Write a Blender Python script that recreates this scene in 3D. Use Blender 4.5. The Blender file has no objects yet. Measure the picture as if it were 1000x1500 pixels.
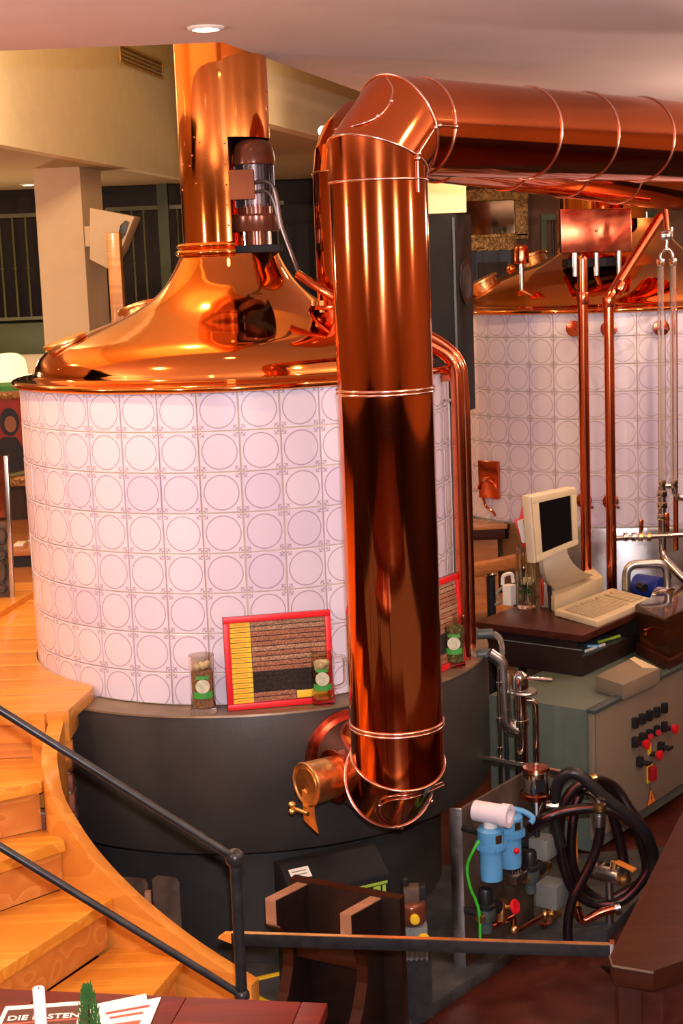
import bpy, bmesh, math, random
from mathutils import Vector, Matrix
random.seed(7)
S = bpy.context.scene
COL = S.collection
PI = math.pi
# ------------------------------------------------------------------ camera
F_PX, PITCH, ROLL, EYE = 2273.2, 0.1551, 0.0386, 1.59
cd = bpy.data.cameras.new('camera'); cam = bpy.data.objects.new('camera', cd); COL.objects.link(cam)
cd.sensor_fit = 'VERTICAL'; cd.sensor_height = 36.0; cd.lens = F_PX / 1500 * 36.0
cd.clip_start = 0.05; cd.clip_end = 100
cam.matrix_world = Matrix.Translation((0, 0, EYE)) @ Matrix.Rotation(PI/2 - PITCH, 4, 'X') @ Matrix.Rotation(-ROLL, 4, 'Z')
S.camera = cam
# ------------------------------------------------------------------ exposure, world
S.view_settings.view_transform = 'Standard'; S.view_settings.look = 'None'
S.view_settings.exposure = 0.0; S.view_settings.gamma = 1.0; S.view_settings.use_curve_mapping = False
S.cycles.max_bounces = 8; S.cycles.glossy_bounces = 5; S.cycles.transmission_bounces = 8
S.cycles.sample_clamp_indirect = 6.0; S.cycles.use_denoising = True; S.cycles.caustics_reflective = False
W = bpy.data.worlds.new('world'); S.world = W; W.use_nodes = True
W.node_tree.nodes['Background'].inputs[0].default_value = (0.9, 0.6, 0.42, 1)
W.node_tree.nodes['Background'].inputs[1].default_value = 0.25

def light(kind, name, loc, power, color, **kw):
    d = bpy.data.lights.new(name, kind); d.energy = power; d.color = color
    for k, v in kw.items(): setattr(d, k, v)
    o = bpy.data.objects.new(name, d); COL.objects.link(o); o.location = loc
    return o
def aim(o, t):
    o.rotation_euler = (Vector(t) - Vector(o.location)).to_track_quat('-Z', 'Y').to_euler()
WARM = (1.0, 0.62, 0.30)
# the photographer's flash, just above the lens
fl = light('SPOT', 'camera_flash', (0.03, -0.06, 1.74), 660, (0.98, 0.90, 1.0), shadow_soft_size=0.03, spot_size=1.5, spot_blend=0.9)
aim(fl, (0.1, 6, 0.9))
# lamps of the room: ceiling spots over and behind the kettles, far lamps, added fill lights out of view
LAMPS = [((-1.5, 5.0, 2.40), 30), ((-2.6, 6.9, 2.40), 34), ((0.9, 4.6, 2.40), 12), ((2.6, 5.2, 2.40), 12),
         ((2.3, 7.4, 2.40), 20), ((0.9, 8.0, 2.40), 12), ((-0.9, 3.2, 2.40), 8), ((0.7, 2.4, 2.40), 7), ((-2.2, 2.0, 2.40), 12),
         ((2.2, 2.6, 2.40), 10), ((-3.4, 4.4, 2.40), 24), ((-0.7, 0.4, 2.40), 10), ((1.5, -1.0, 2.40), 10), ((-4.2, 8.0, 2.40), 24)]
for i, (p, e) in enumerate(LAMPS):
    light('SPOT', 'ceiling_spot_lamp', p, e * 3.0, WARM, shadow_soft_size=0.035, spot_size=2.5, spot_blend=0.6)
# added fill lights: bowls below their bulbs, washing the low ceiling
CEILING_FILL = [((-2.4, 1.6, 1.75), 150), ((1.7, 2.8, 1.75), 150), ((-3.4, 4.6, 1.80), 140), ((3.0, 4.2, 1.80), 85), ((0.3, -2.2, 1.75), 120), ((2.9, 7.8, 1.85), 110)]
for p, e in CEILING_FILL:
    light('POINT', 'ceiling_fill_bulb', p, e, (1.0, 0.70, 0.56), shadow_soft_size=0.06)
FAR = [((-2.7, 13.4, 0.95), 40), ((-0.9, 7.2, 3.25), 120), ((-0.55, 9.35, 2.62), 8), ((3.8, 12.5, 1.9), 16), ((0.05, 9.1, 2.28), 5), ((-4.6, 11.0, 1.6), 70)]  # bulbs of the far lamps, and added fill, one high in the well
for k, (p, e) in enumerate(FAR):
    light('POINT', 'lamp_and_fill_bulb', p, e, (1.0, 0.55, 0.20) if k == 1 else (1.0, 0.72, 0.40), shadow_soft_size=0.06)

ws_ = light('SPOT', 'well_wall_spot', (-1.96, 8.75, 2.66), 130, (1.0, 0.80, 0.50), shadow_soft_size=0.05, spot_size=1.3, spot_blend=0.3)
aim(ws_, (-2.10, 10.6, 2.90))
# ------------------------------------------------------------------ measuring: a pixel of the 1000x1500 photograph to a point in the room
def _ray(x, y):
    a, b = x - 500, y - 750
    cr, sr, c, s = math.cos(ROLL), math.sin(ROLL), math.cos(PITCH), math.sin(PITCH)
    u, v = cr*a - sr*b, sr*a + cr*b
    return Vector((u/F_PX, c - v/F_PX*s, -s - v/F_PX*c))
def P(x, y, Y):
    r = _ray(x, y); return Vector((0, 0, EYE)) + r * (Y / r.y)
def Zp(x, y, z):
    r = _ray(x, y); return Vector((0, 0, EYE)) + r * ((z - EYE) / r.z)

# ------------------------------------------------------------------ materials
def nodes(name):
    m = bpy.data.materials.new(name); m.use_nodes = True
    nt = m.node_tree; b = nt.nodes['Principled BSDF']
    return m, nt, b
def N(nt, t, **kw):
    n = nt.nodes.new(t)
    for k, v in kw.items(): setattr(n, k, v)
    return n
def ramp(nt, fac, stops):
    r = N(nt, 'ShaderNodeValToRGB'); e = r.color_ramp.elements
    while len(e) < len(stops): e.new(0.5)
    for i, (p, c) in enumerate(stops): e[i].position = p; e[i].color = (*c, 1)
    nt.links.new(fac, r.inputs[0]); return r.outputs[0]
def mat(name, col, rough=0.5, metal=0.0, var=0.12, scale=8.0, bump=0.0, bscale=60.0, emit=None, strength=1.0, trans=0.0, ior=1.45, coat=0.0, spec=0.5, rvar=0.0, stretch=(1, 1, 1)):
    m, nt, b = nodes(name)
    tc = N(nt, 'ShaderNodeTexCoord'); mp = N(nt, 'ShaderNodeMapping'); mp.inputs['Scale'].default_value = stretch
    nt.links.new(tc.outputs['Object'], mp.inputs[0])
    nz = N(nt, 'ShaderNodeTexNoise'); nz.inputs['Scale'].default_value = scale; nz.inputs['Detail'].default_value = 4
    nt.links.new(mp.outputs[0], nz.inputs['Vector'])
    lo = tuple(max(0, c*(1-var)) for c in col); hi = tuple(min(1, c*(1+var)) for c in col)
    nt.links.new(ramp(nt, nz.outputs[0], [(0.3, lo), (0.7, hi)]), b.inputs['Base Color'])
    b.inputs['Roughness'].default_value = rough; b.inputs['Metallic'].default_value = metal
    b.inputs['Transmission Weight'].default_value = trans; b.inputs['IOR'].default_value = ior
    b.inputs['Coat Weight'].default_value = coat; b.inputs['Specular IOR Level'].default_value = spec
    if rvar:
        mr = N(nt, 'ShaderNodeMapRange'); mr.inputs['From Min'].default_value = 0.3; mr.inputs['From Max'].default_value = 0.7
        mr.inputs['To Min'].default_value = max(0.02, rough - rvar); mr.inputs['To Max'].default_value = rough + rvar
        nt.links.new(nz.outputs[0], mr.inputs[0]); nt.links.new(mr.outputs[0], b.inputs['Roughness'])
    if bump:
        n2 = N(nt, 'ShaderNodeTexNoise'); n2.inputs['Scale'].default_value = bscale; nt.links.new(mp.outputs[0], n2.inputs['Vector'])
        bp = N(nt, 'ShaderNodeBump'); bp.inputs['Strength'].default_value = bump; bp.inputs['Distance'].default_value = 0.02
        nt.links.new(n2.outputs[0], bp.inputs['Height']); nt.links.new(bp.outputs[0], b.inputs['Normal'])
    if emit:
        b.inputs['Emission Color'].default_value = (*emit, 1); b.inputs['Emission Strength'].default_value = strength
    return m
def wood(name, c1, c2, rot=0.0, rough=0.35, ring=7.0, scale=1.0, coat=0.2, spec=0.5):
    m, nt, b = nodes(name)
    tc = N(nt, 'ShaderNodeTexCoord'); mp = N(nt, 'ShaderNodeMapping')
    mp.inputs['Rotation'].default_value = (0, 0, rot); mp.inputs['Scale'].default_value = (0.55*scale, 11*scale, 11*scale)
    nt.links.new(tc.outputs['Object'], mp.inputs[0])
    oi = N(nt, 'ShaderNodeObjectInfo'); ad = N(nt, 'ShaderNodeVectorMath'); ad.operation = 'MULTIPLY_ADD'
    cmb = N(nt, 'ShaderNodeCombineXYZ')
    for k in range(3): nt.links.new(oi.outputs['Random'], cmb.inputs[k])
    ad.inputs[1].default_value = (13, 17, 11)
    nt.links.new(cmb.outputs[0], ad.inputs[0]); nt.links.new(mp.outputs[0], ad.inputs[2])
    nz = N(nt, 'ShaderNodeTexNoise'); nz.inputs['Scale'].default_value = 0.7; nz.inputs['Detail'].default_value = 1; nz.inputs['Distortion'].default_value = 0.25
    nt.links.new(ad.outputs[0], nz.inputs['Vector'])
    ml = N(nt, 'ShaderNodeMath', operation='MULTIPLY'); ml.inputs[1].default_value = ring; nt.links.new(nz.outputs[0], ml.inputs[0])
    fr = N(nt, 'ShaderNodeMath', operation='FRACT'); nt.links.new(ml.outputs[0], fr.inputs[0])
    n2 = N(nt, 'ShaderNodeTexNoise'); n2.inputs['Scale'].default_value = 14; nt.links.new(ad.outputs[0], n2.inputs['Vector'])
    mx = N(nt, 'ShaderNodeMath', operation='MULTIPLY_ADD'); mx.inputs[1].default_value = 0.55; nt.links.new(n2.outputs[0], mx.inputs[0]); nt.links.new(fr.outputs[0], mx.inputs[2])
    mid = tuple((x+y)/2 for x, y in zip(c1, c2))
    nt.links.new(ramp(nt, mx.outputs[0], [(0.15, c1), (0.7, mid), (1.35 if False else 1.0, tuple(m_c*0.6+x*0.4 for m_c, x in zip(mid, c2)))]), b.inputs['Base Color'])
    b.inputs['Specular IOR Level'].default_value = spec; b.inputs['Roughness'].default_value = rough; b.inputs['Coat Weight'].default_value = coat; b.inputs['Coat Roughness'].default_value = 0.15
    bp = N(nt, 'ShaderNodeBump'); bp.inputs['Strength'].default_value = 0.08; bp.inputs['Distance'].default_value = 0.005
    nt.links.new(mx.outputs[0], bp.inputs['Height']); nt.links.new(bp.outputs[0], b.inputs['Normal'])
    return m
def tile_mat(name, base, line, kind):
    """glazed tile with a printed ring and corner sprigs, drawn from the tile's own UV"""
    m, nt, b = nodes(name); L = nt.links.new
    uv = N(nt, 'ShaderNodeUVMap'); sp = N(nt, 'ShaderNodeSeparateXYZ'); L(uv.outputs[0], sp.inputs[0])
    def M(op, a, c=None, d=None):
        n = N(nt, 'ShaderNodeMath', operation=op)
        for i, v in enumerate((a, c, d)):
            if v is None: continue
            if isinstance(v, (int, float)): n.inputs[i].default_value = v
            else: L(v, n.inputs[i])
        return n.outputs[0]
    u = M('SUBTRACT', sp.outputs[0], 0.5); v = M('SUBTRACT', sp.outputs[1], 0.5)
    au = M('ABSOLUTE', u); av = M('ABSOLUTE', v)
    r = M('SQRT', M('ADD', M('MULTIPLY', u, u), M('MULTIPLY', v, v)))
    def band(x, c, w):   # 1 inside |x-c|<w with a soft edge
        return M('SUBTRACT', 1.0, M('SMOOTH_MIN', 1.0, M('DIVIDE', M('ABSOLUTE', M('SUBTRACT', x, c)), w), 0.2))
    def cl(x):
        n = N(nt, 'ShaderNodeClamp'); L(x, n.inputs[0]); return n.outputs[0]
    ring = M('MULTIPLY', cl(band(r, 0.425, 0.022)), 1.0)
    p = M('SUBTRACT', 0.5, au); q = M('SUBTRACT', 0.5, av)
    d = M('MULTIPLY', M('ADD', p, q), 0.7071); a = M('MULTIPLY', M('ABSOLUTE', M('SUBTRACT', p, q)), 0.7071)
    if kind == 'sprig':
        st = M('MULTIPLY', cl(band(a, 0.0, 0.02)), cl(M('MULTIPLY', band(d, 0.13, 0.08), 3)))
        l1 = M('MULTIPLY', cl(band(M('ADD', d, M('MULTIPLY', a, 0.6)), 0.17, 0.022)), M('LESS_THAN', a, 0.07))
        l2 = M('MULTIPLY', cl(band(M('SUBTRACT', d, M('MULTIPLY', a, 0.5)), 0.07, 0.02)), M('LESS_THAN', a, 0.04))
        orn = M('MAXIMUM', st, M('MAXIMUM', l1, l2))
    else:
        rc = M('SQRT', M('ADD', M('MULTIPLY', p, p), M('MULTIPLY', q, q)))
        orn = cl(band(rc, 0.115, 0.022))
        orn = M('MAXIMUM', orn, M('MULTIPLY', cl(band(a, 0.0, 0.02)), M('LESS_THAN', d, 0.10)))
    ink = M('MULTIPLY', M('MAXIMUM', ring, orn), 0.8)
    oi = N(nt, 'ShaderNodeObjectInfo')
    tint = ramp(nt, oi.outputs['Random'], [(0.0, base), (0.55, tuple(x*0.97 for x in base)), (0.85, (base[0]*0.95, base[1]*0.93, base[2]*0.98)), (1.0, (base[0]*0.90, base[1]*0.87, base[2]*0.95))])
    tc = N(nt, 'ShaderNodeTexCoord'); nz = N(nt, 'ShaderNodeTexNoise'); nz.inputs['Scale'].default_value = 18; L(tc.outputs['Object'], nz.inputs[0])
    mx = N(nt, 'ShaderNodeMix', data_type='RGBA'); L(ink, mx.inputs[0]); L(tint, mx.inputs[6]); mx.inputs[7].default_value = (*line, 1)
    L(mx.outputs[2], b.inputs['Base Color']); b.inputs['Roughness'].default_value = 0.24
    bp = N(nt, 'ShaderNodeBump'); bp.inputs['Strength'].default_value = 0.06; bp.inputs['Distance'].default_value = 0.01
    L(nz.outputs[0], bp.inputs['Height']); L(bp.outputs[0], b.inputs['Normal'])
    return m

M_ = {}
def mk(k, *a, **kw): M_[k] = mat(k, *a, **kw)
mk('copper', (0.96, 0.34, 0.085), rough=0.07, metal=1, var=0.06, scale=2.5, rvar=0.02, bump=0.035, bscale=4)
mk('copper_pipe', (0.75, 0.195, 0.062), rough=0.085, metal=1, var=0.10, scale=3, rvar=0.03, bump=0.05, bscale=5, stretch=(1, 1, 0.35))
mk('copper_dull', (0.62, 0.16, 0.085), rough=0.2, metal=1, var=0.15, scale=9, rvar=0.06)
mk('copper_red', (0.78, 0.20, 0.09), rough=0.16, metal=1, var=0.08, scale=6)
mk('solder', (0.90, 0.58, 0.48), rough=0.2, metal=1, var=0.1)
mk('brass', (0.80, 0.50, 0.20), rough=0.33, metal=1, var=0.2, scale=12, bump=0.1)
mk('chrome', (0.75, 0.73, 0.70), rough=0.12, metal=1, var=0.05)
mk('stainless', (0.46, 0.46, 0.45), rough=0.27, metal=1, var=0.2, scale=4, rvar=0.08)
mk('dark_steel', (0.052, 0.048, 0.045), rough=0.45, metal=0.3, var=0.25, scale=3, bump=0.03)
mk('ledge', (0.22, 0.16, 0.10), rough=0.4, metal=0.4, var=0.3, scale=9)
mk('black_iron', (0.030, 0.030, 0.032), rough=0.33, metal=0.4, var=0.3, scale=30)
mk('black', (0.012, 0.012, 0.014), rough=0.4, var=0.3)
mk('black_box', (0.010, 0.010, 0.012), rough=0.6, spec=0.25, var=0.3)
mk('dull_black', (0.03, 0.03, 0.032), rough=0.7, var=0.4)  # even dull black for the cone, vent neck and grille backing
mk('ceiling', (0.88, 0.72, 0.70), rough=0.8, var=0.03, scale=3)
mk('cream', (0.88, 0.76, 0.54), rough=0.8, var=0.03)
mk('cream_pale', (0.74, 0.55, 0.36), rough=0.8, var=0.03)
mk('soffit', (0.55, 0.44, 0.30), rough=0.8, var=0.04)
mk('dark_wall', (0.035, 0.018, 0.012), rough=0.6, var=0.4, scale=2)
mk('pub_wall', (0.50, 0.29, 0.12), rough=0.7, var=0.1)
mk('brown_wall', (0.16, 0.065, 0.03), rough=0.6, var=0.3, scale=2)
mk('red_floor', (0.065, 0.011, 0.005), rough=0.45, var=0.5, scale=5, rvar=0.1)
mk('concrete', (0.045, 0.045, 0.045), rough=0.6, var=0.6, scale=7, bump=0.2)
mk('grout', (0.72, 0.60, 0.42), rough=0.8)
mk('mortar', (0.45, 0.40, 0.36), rough=0.9, bump=0.3)
mk('brick', (0.30, 0.10, 0.055), rough=0.85, var=0.4, scale=20, bump=0.4)
mk('green_paint', (0.05, 0.065, 0.02), rough=0.5)
mk('rail_green', (0.11, 0.11, 0.04), rough=0.4)
mk('white', (0.80, 0.77, 0.72), rough=0.5, var=0.04)
mk('white_paper', (0.86, 0.82, 0.74), rough=0.7, var=0.03)
mk('candle', (0.84, 0.76, 0.82), rough=0.5, var=0.02)
mk('ink', (0.10, 0.03, 0.02), rough=0.7)
mk('ink_red', (0.50, 0.10, 0.06), rough=0.7)
mk('red', (0.70, 0.012, 0.018), rough=0.4, var=0.06)
mk('dark_red', (0.35, 0.01, 0.012), rough=0.65, spec=0.2, var=0.1)
mk('yellow', (0.85, 0.55, 0.02), rough=0.5, var=0.06)
mk('orange', (0.80, 0.24, 0.03), rough=0.45, var=0.08)
mk('beige', (0.66, 0.54, 0.34), rough=0.5, var=0.06)
mk('beige_key', (0.50, 0.41, 0.25), rough=0.5, var=0.05)
mk('beige_light', (0.72, 0.64, 0.50), rough=0.5, var=0.05)
mk('cabinet_green', (0.115, 0.145, 0.115), rough=0.5, var=0.05)
mk('cabinet_beige', (0.22, 0.175, 0.12), rough=0.5, var=0.04, bump=0.05, bscale=200)
mk('trim_blue', (0.055, 0.075, 0.075), rough=0.4)
mk('desk', (0.05, 0.013, 0.008), rough=0.3, var=0.3, scale=6, coat=0.0, spec=0.35, stretch=(1, 6, 6))
mk('drawer', (0.020, 0.010, 0.009), rough=0.4, var=0.3)
mk('blue', (0.10, 0.34, 0.62), rough=0.35, var=0.08)
mk('deep_blue', (0.01, 0.03, 0.25), rough=0.4)
mk('grey_box', (0.20, 0.215, 0.20), rough=0.5, var=0.08)
mk('hose', (0.010, 0.004, 0.005), rough=0.35, var=0.3)
mk('hose_stripe', (0.32, 0.03, 0.03), rough=0.35)
mk('hose_black', (0.012, 0.011, 0.012), rough=0.35)
mk('green_tube', (0.05, 0.55, 0.03), rough=0.35)
mk('green_label', (0.05, 0.30, 0.05), rough=0.5)
mk('lime', (0.35, 0.55, 0.06), rough=0.5)
mk('crest', (0.50, 0.50, 0.36), rough=0.5, var=0.25, scale=90)
mk('petal', (0.80, 0.72, 0.45), rough=0.6)
mk('malt_pale', (0.42, 0.24, 0.14), rough=0.8, var=0.5, scale=160, bump=0.6, bscale=180)
mk('malt_amber', (0.36, 0.15, 0.08), rough=0.8, var=0.5, scale=160, bump=0.6, bscale=180)
mk('malt_black', (0.022, 0.014, 0.012), rough=0.7, var=0.6, scale=160, bump=0.6, bscale=180)
mk('hops', (0.16, 0.16, 0.05), rough=0.9, var=0.6, scale=70, bump=0.8, bscale=60)
mk('foliage', (0.03, 0.12, 0.025), rough=0.6, var=0.4, scale=30)
mk('rust_plate', (0.10, 0.065, 0.045), rough=0.6, metal=0.3, var=0.5, scale=9)
mk('motor', (0.17, 0.05, 0.026), rough=0.22, metal=0.3, var=0.2)
mk('terminal_paint', (0.30, 0.085, 0.03), rough=0.65, spec=0.3)
mk('motor_fin', (0.16, 0.13, 0.13), rough=0.3, metal=0.8, var=0.2)
mk('gold_frame', (0.35, 0.19, 0.06), rough=0.4, metal=0.7, var=0.5, scale=25, bump=0.5, bscale=40)
mk('mirror', (0.30, 0.22, 0.14), rough=0.06, metal=1, var=0.1)
mk('amber', (0.14, 0.05, 0.014), rough=0.1, trans=0.8, var=0.3)
mk('portrait_red', (0.30, 0.03, 0.015), rough=0.5, var=0.4, scale=4)
mk('skin_paint', (0.30, 0.13, 0.07), rough=0.6)
mk('lamp_on', (1, 0.9, 0.7), emit=(1.0, 0.86, 0.62), strength=14)
mk('lamp_warm', (1, 0.8, 0.5), emit=(1.0, 0.62, 0.25), strength=9)
mk('sconce', (1, 0.85, 0.55), emit=(1.0, 0.74, 0.34), strength=1.5)
mk('screen', (0.006, 0.006, 0.007), rough=0.12, spec=0.5)
m, nt, b = nodes('glass'); b.inputs['Transmission Weight'].default_value = 1; b.inputs['Roughness'].default_value = 0.02; b.inputs['IOR'].default_value = 1.45
b.inputs['Base Color'].default_value = (0.96, 0.95, 0.90, 1); M_['glass'] = m
m, nt, b = nodes('tube_glass'); b.inputs['Transmission Weight'].default_value = 0.85; b.inputs['Roughness'].default_value = 0.05; b.inputs['IOR'].default_value = 1.25
b.inputs['Base Color'].default_value = (0.85, 0.78, 0.72, 1); M_['tube_glass'] = m
M_['tile'] = tile_mat('tile', (0.72, 0.655, 0.755), (0.22, 0.13, 0.20), 'sprig')
M_['tile_ring'] = tile_mat('tile_ring', (0.70, 0.63, 0.71), (0.30, 0.17, 0.24), 'ring')
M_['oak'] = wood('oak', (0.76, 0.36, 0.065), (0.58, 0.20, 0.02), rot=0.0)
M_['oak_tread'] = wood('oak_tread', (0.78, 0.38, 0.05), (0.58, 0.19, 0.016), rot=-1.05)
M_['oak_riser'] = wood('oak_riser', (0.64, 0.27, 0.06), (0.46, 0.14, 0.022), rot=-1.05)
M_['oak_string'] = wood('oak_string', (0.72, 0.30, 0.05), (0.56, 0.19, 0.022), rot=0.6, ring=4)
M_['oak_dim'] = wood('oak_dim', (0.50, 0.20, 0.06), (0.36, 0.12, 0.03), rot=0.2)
M_['mahogany'] = wood('mahogany', (0.14, 0.010, 0.005), (0.07, 0.005, 0.003), rot=0.05, rough=0.4, coat=0.0, spec=0.25)
M_['walnut'] = wood('walnut', (0.044, 0.011, 0.0035), (0.028, 0.0065, 0.0022), rot=1.2, rough=0.5, coat=0.0, spec=0.2)
M_['stand_wood'] = wood('stand_wood', (0.018, 0.008, 0.006), (0.010, 0.005, 0.005), rot=1.0, rough=0.35)
M_['end_grain'] = wood('end_grain', (0.42, 0.22, 0.13), (0.28, 0.13, 0.07), rot=1.0, rough=0.5)

# ------------------------------------------------------------------ mesh helpers
def V(*a): return Vector(a)
def frame_of(d):
    d = d.normalized(); a = V(0, 0, 1) if abs(d.z) < 0.9 else V(1, 0, 0)
    x = a.cross(d).normalized(); return x, d.cross(x).normalized(), d
class MB:
    def __init__(s): s.v = []; s.f = []; s.uv = None
    def add(s, vs, fs):
        o = len(s.v); s.v += [Vector(x) for x in vs]; s.f += [tuple(i+o for i in f) for f in fs]; return s
    def obox(s, c, sx, sy, sz, ax=None):
        """box of full size sx,sy,sz about c along axes ax"""
        ax = ax or (V(1,0,0), V(0,1,0), V(0,0,1)); c = Vector(c)
        vs = [c + ax[0]*(i*sx/2) + ax[1]*(j*sy/2) + ax[2]*(k*sz/2) for k in (-1,1) for j in (-1,1) for i in (-1,1)]
        return s.add(vs, [(0,2,3,1),(4,5,7,6),(0,1,5,4),(2,6,7,3),(0,4,6,2),(1,3,7,5)])
    def box(s, x0, x1, y0, y1, z0, z1):
        return s.obox(((x0+x1)/2, (y0+y1)/2, (z0+z1)/2), x1-x0, y1-y0, z1-z0)
    def prism(s, pts, vec):
        """flat polygon extruded along vec"""
        n = len(pts); pts = [Vector(p) for p in pts]; vec = Vector(vec)
        s.add(pts + [p+vec for p in pts], [tuple(range(n))[::-1], tuple(range(n, 2*n))] + [(i, (i+1) % n, (i+1) % n + n, i+n) for i in range(n)]); return s
    def cyl(s, p0, p1, r0, r1=None, seg=20, caps=True):
        p0, p1 = Vector(p0), Vector(p1); r1 = r0 if r1 is None else r1
        x, y, d = frame_of(p1-p0); n = seg
        ring = lambda p, r: [p + x*(r*math.cos(2*PI*i/n)) + y*(r*math.sin(2*PI*i/n)) for i in range(n)]
        fs = [(i, (i+1) % n, (i+1) % n+n, i+n) for i in range(n)]
        if caps: fs += [tuple(range(n))[::-1], tuple(range(n, 2*n))]
        return s.add(ring(p0, r0)+ring(p1, r1), fs)
    def tube(s, path, r, seg=12, closed=False, caps=True):
        path = [Vector(p) for p in path]; n = len(path); rs = r if isinstance(r, (list, tuple)) else [r]*n
        x = None; vs = []
        for i, p in enumerate(path):
            if closed: d = path[(i+1) % n] - path[i-1]
            else: d = path[min(i+1, n-1)] - path[max(i-1, 0)]
            d.normalize()
            if x is None: x = frame_of(d)[0]
            else: x = (x - d*x.dot(d)).normalized()
            y = d.cross(x)
            vs += [p + (x*math.cos(2*PI*k/seg) + y*math.sin(2*PI*k/seg))*rs[i] for k in range(seg)]
        fs = []
        for i in range(n if closed else n-1):
            a, b2 = i*seg, ((i+1) % n)*seg
            fs += [(a+k, a+(k+1) % seg, b2+(k+1) % seg, b2+k) for k in range(seg)]
        if not closed and caps: fs += [tuple(range(seg))[::-1], tuple(range((n-1)*seg, n*seg))]
        return s.add(vs, fs)
    def lathe(s, prof, cx=0, cy=0, seg=64, a0=0.0, a1=2*PI, cz=0, closed_prof=False):
        """profile of (r,z) turned about the vertical through cx,cy; angle 0 faces the camera (-Y), growing towards +X"""
        full = abs(a1-a0-2*PI) < 1e-6; n = seg if full else seg+1; m_ = len(prof); vs = []
        for j in range(n):
            a = a0 + (a1-a0)*j/seg
            vs += [V(cx+r*math.sin(a), cy-r*math.cos(a), cz+z) for r, z in prof]
        fs = []
        for j in range(seg):
            A, B = j*m_, ((j+1) % n)*m_
            for i in range(m_ if closed_prof else m_-1):
                k = (i+1) % m_
                fs.append((A+i, B+i, B+k, A+k))
        if closed_prof and not full: fs += [tuple(range(m_)), tuple(range((n-1)*m_, n*m_))[::-1]]
        return s.add(vs, fs)
    def sphere(s, c, r, seg=16, rings=10, sx=1, sy=1, sz=1):
        c = Vector(c); vs = []; fs = []
        for i in range(rings+1):
            t = PI*i/rings
            vs += [c + V(r*sx*math.sin(t)*math.cos(2*PI*k/seg), r*sy*math.sin(t)*math.sin(2*PI*k/seg), r*sz*math.cos(t)) for k in range(seg)]
        for i in range(rings):
            fs += [(i*seg+k, (i+1)*seg+k, (i+1)*seg+(k+1) % seg, i*seg+(k+1) % seg) for k in range(seg)]
        return s.add(vs, fs)
    def build(s, name, material, parent=None, bevel=0.0, smooth=35, kind=None, label=None):
        o0 = Vector(parent.matrix_basis.translation) if parent else Vector((0, 0, 0))
        if parent and parent.parent: o0 = o0 + Vector(parent.parent.matrix_basis.translation)
        me = bpy.data.meshes.new(name); me.from_pydata([v-o0 for v in s.v], [], s.f)
        bm = bmesh.new(); bm.from_mesh(me)
        bmesh.ops.remove_doubles(bm, verts=bm.verts, dist=1e-6)
        bm.faces.ensure_lookup_table()
        bmesh.ops.recalc_face_normals(bm, faces=bm.faces)
        if bevel:
            ed = [e for e in bm.edges if len(e.link_faces) == 2 and e.calc_face_angle(0) > 0.6]
            bmesh.ops.bevel(bm, geom=ed, offset=bevel, segments=2, affect='EDGES', profile=0.6, clamp_overlap=True)
        bm.to_mesh(me); bm.free()
        if smooth: me.shade_smooth(); me.set_sharp_from_angle(angle=math.radians(smooth))
        me.materials.append(M_[material] if isinstance(material, str) else material)
        o = bpy.data.objects.new(name, me); COL.objects.link(o)
        if parent: o.parent = parent
        if kind: o['kind'] = kind
        if label: o['label'] = label
        return o
def thing(name, label, cat, loc=(0, 0, 0), group=None):
    o = bpy.data.objects.new(name, None); COL.objects.link(o); o.location = loc
    o.empty_display_size = 0.1; o['label'] = label; o['category'] = cat
    if group: o['group'] = group
    return o
def tag(o, label, cat, group=None, kind=None):
    o['label'] = label; o['category'] = cat
    if group: o['group'] = group
    if kind: o['kind'] = kind
    return o
def copy_tree(o, parent=None):
    c = o.copy(); COL.objects.link(c); c.parent = parent
    for ch in list(o.children): copy_tree(ch, c)
    return c
def fillet(pts, rad, n=8):
    """polyline with its inner corners rounded"""
    pts = [Vector(p) for p in pts]; out = [pts[0]]
    for i in range(1, len(pts)-1):
        a, p, c = pts[i-1], pts[i], pts[i+1]; r = rad[i-1] if isinstance(rad, (list, tuple)) else rad
        u, w = (a-p), (c-p); r = min(r, u.length*0.49, w.length*0.49); u.normalize(); w.normalize()
        for k in range(n+1):
            t = k/n; out.append((p+u*r)*(1-t)**2 + p*(2*t*(1-t)) + (p+w*r)*t*t)
    return out + [pts[-1]]
def spline(pts, n=8, closed=False):
    pts = [Vector(p) for p in pts]; m_ = len(pts); out = []
    g = (lambda i: pts[i % m_]) if closed else (lambda i: pts[max(0, min(m_-1, i))])
    for i in range(m_ if closed else m_-1):
        a, b2, c, d = g(i-1), g(i), g(i+1), g(i+2)
        for k in range(n):
            t = k/n
            out.append(0.5*((2*b2) + (c-a)*t + (2*a-5*b2+4*c-d)*t*t + (3*b2-a-3*c+d)*t**3))
    if not closed: out.append(pts[-1])
    return out
def axes_of(dx, tilt=0.0):
    """right-handed axes with x along the horizontal direction dx"""
    x = Vector((dx[0], dx[1], 0)).normalized(); z = V(0, 0, 1); y = z.cross(x)
    return x, y, z
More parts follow.
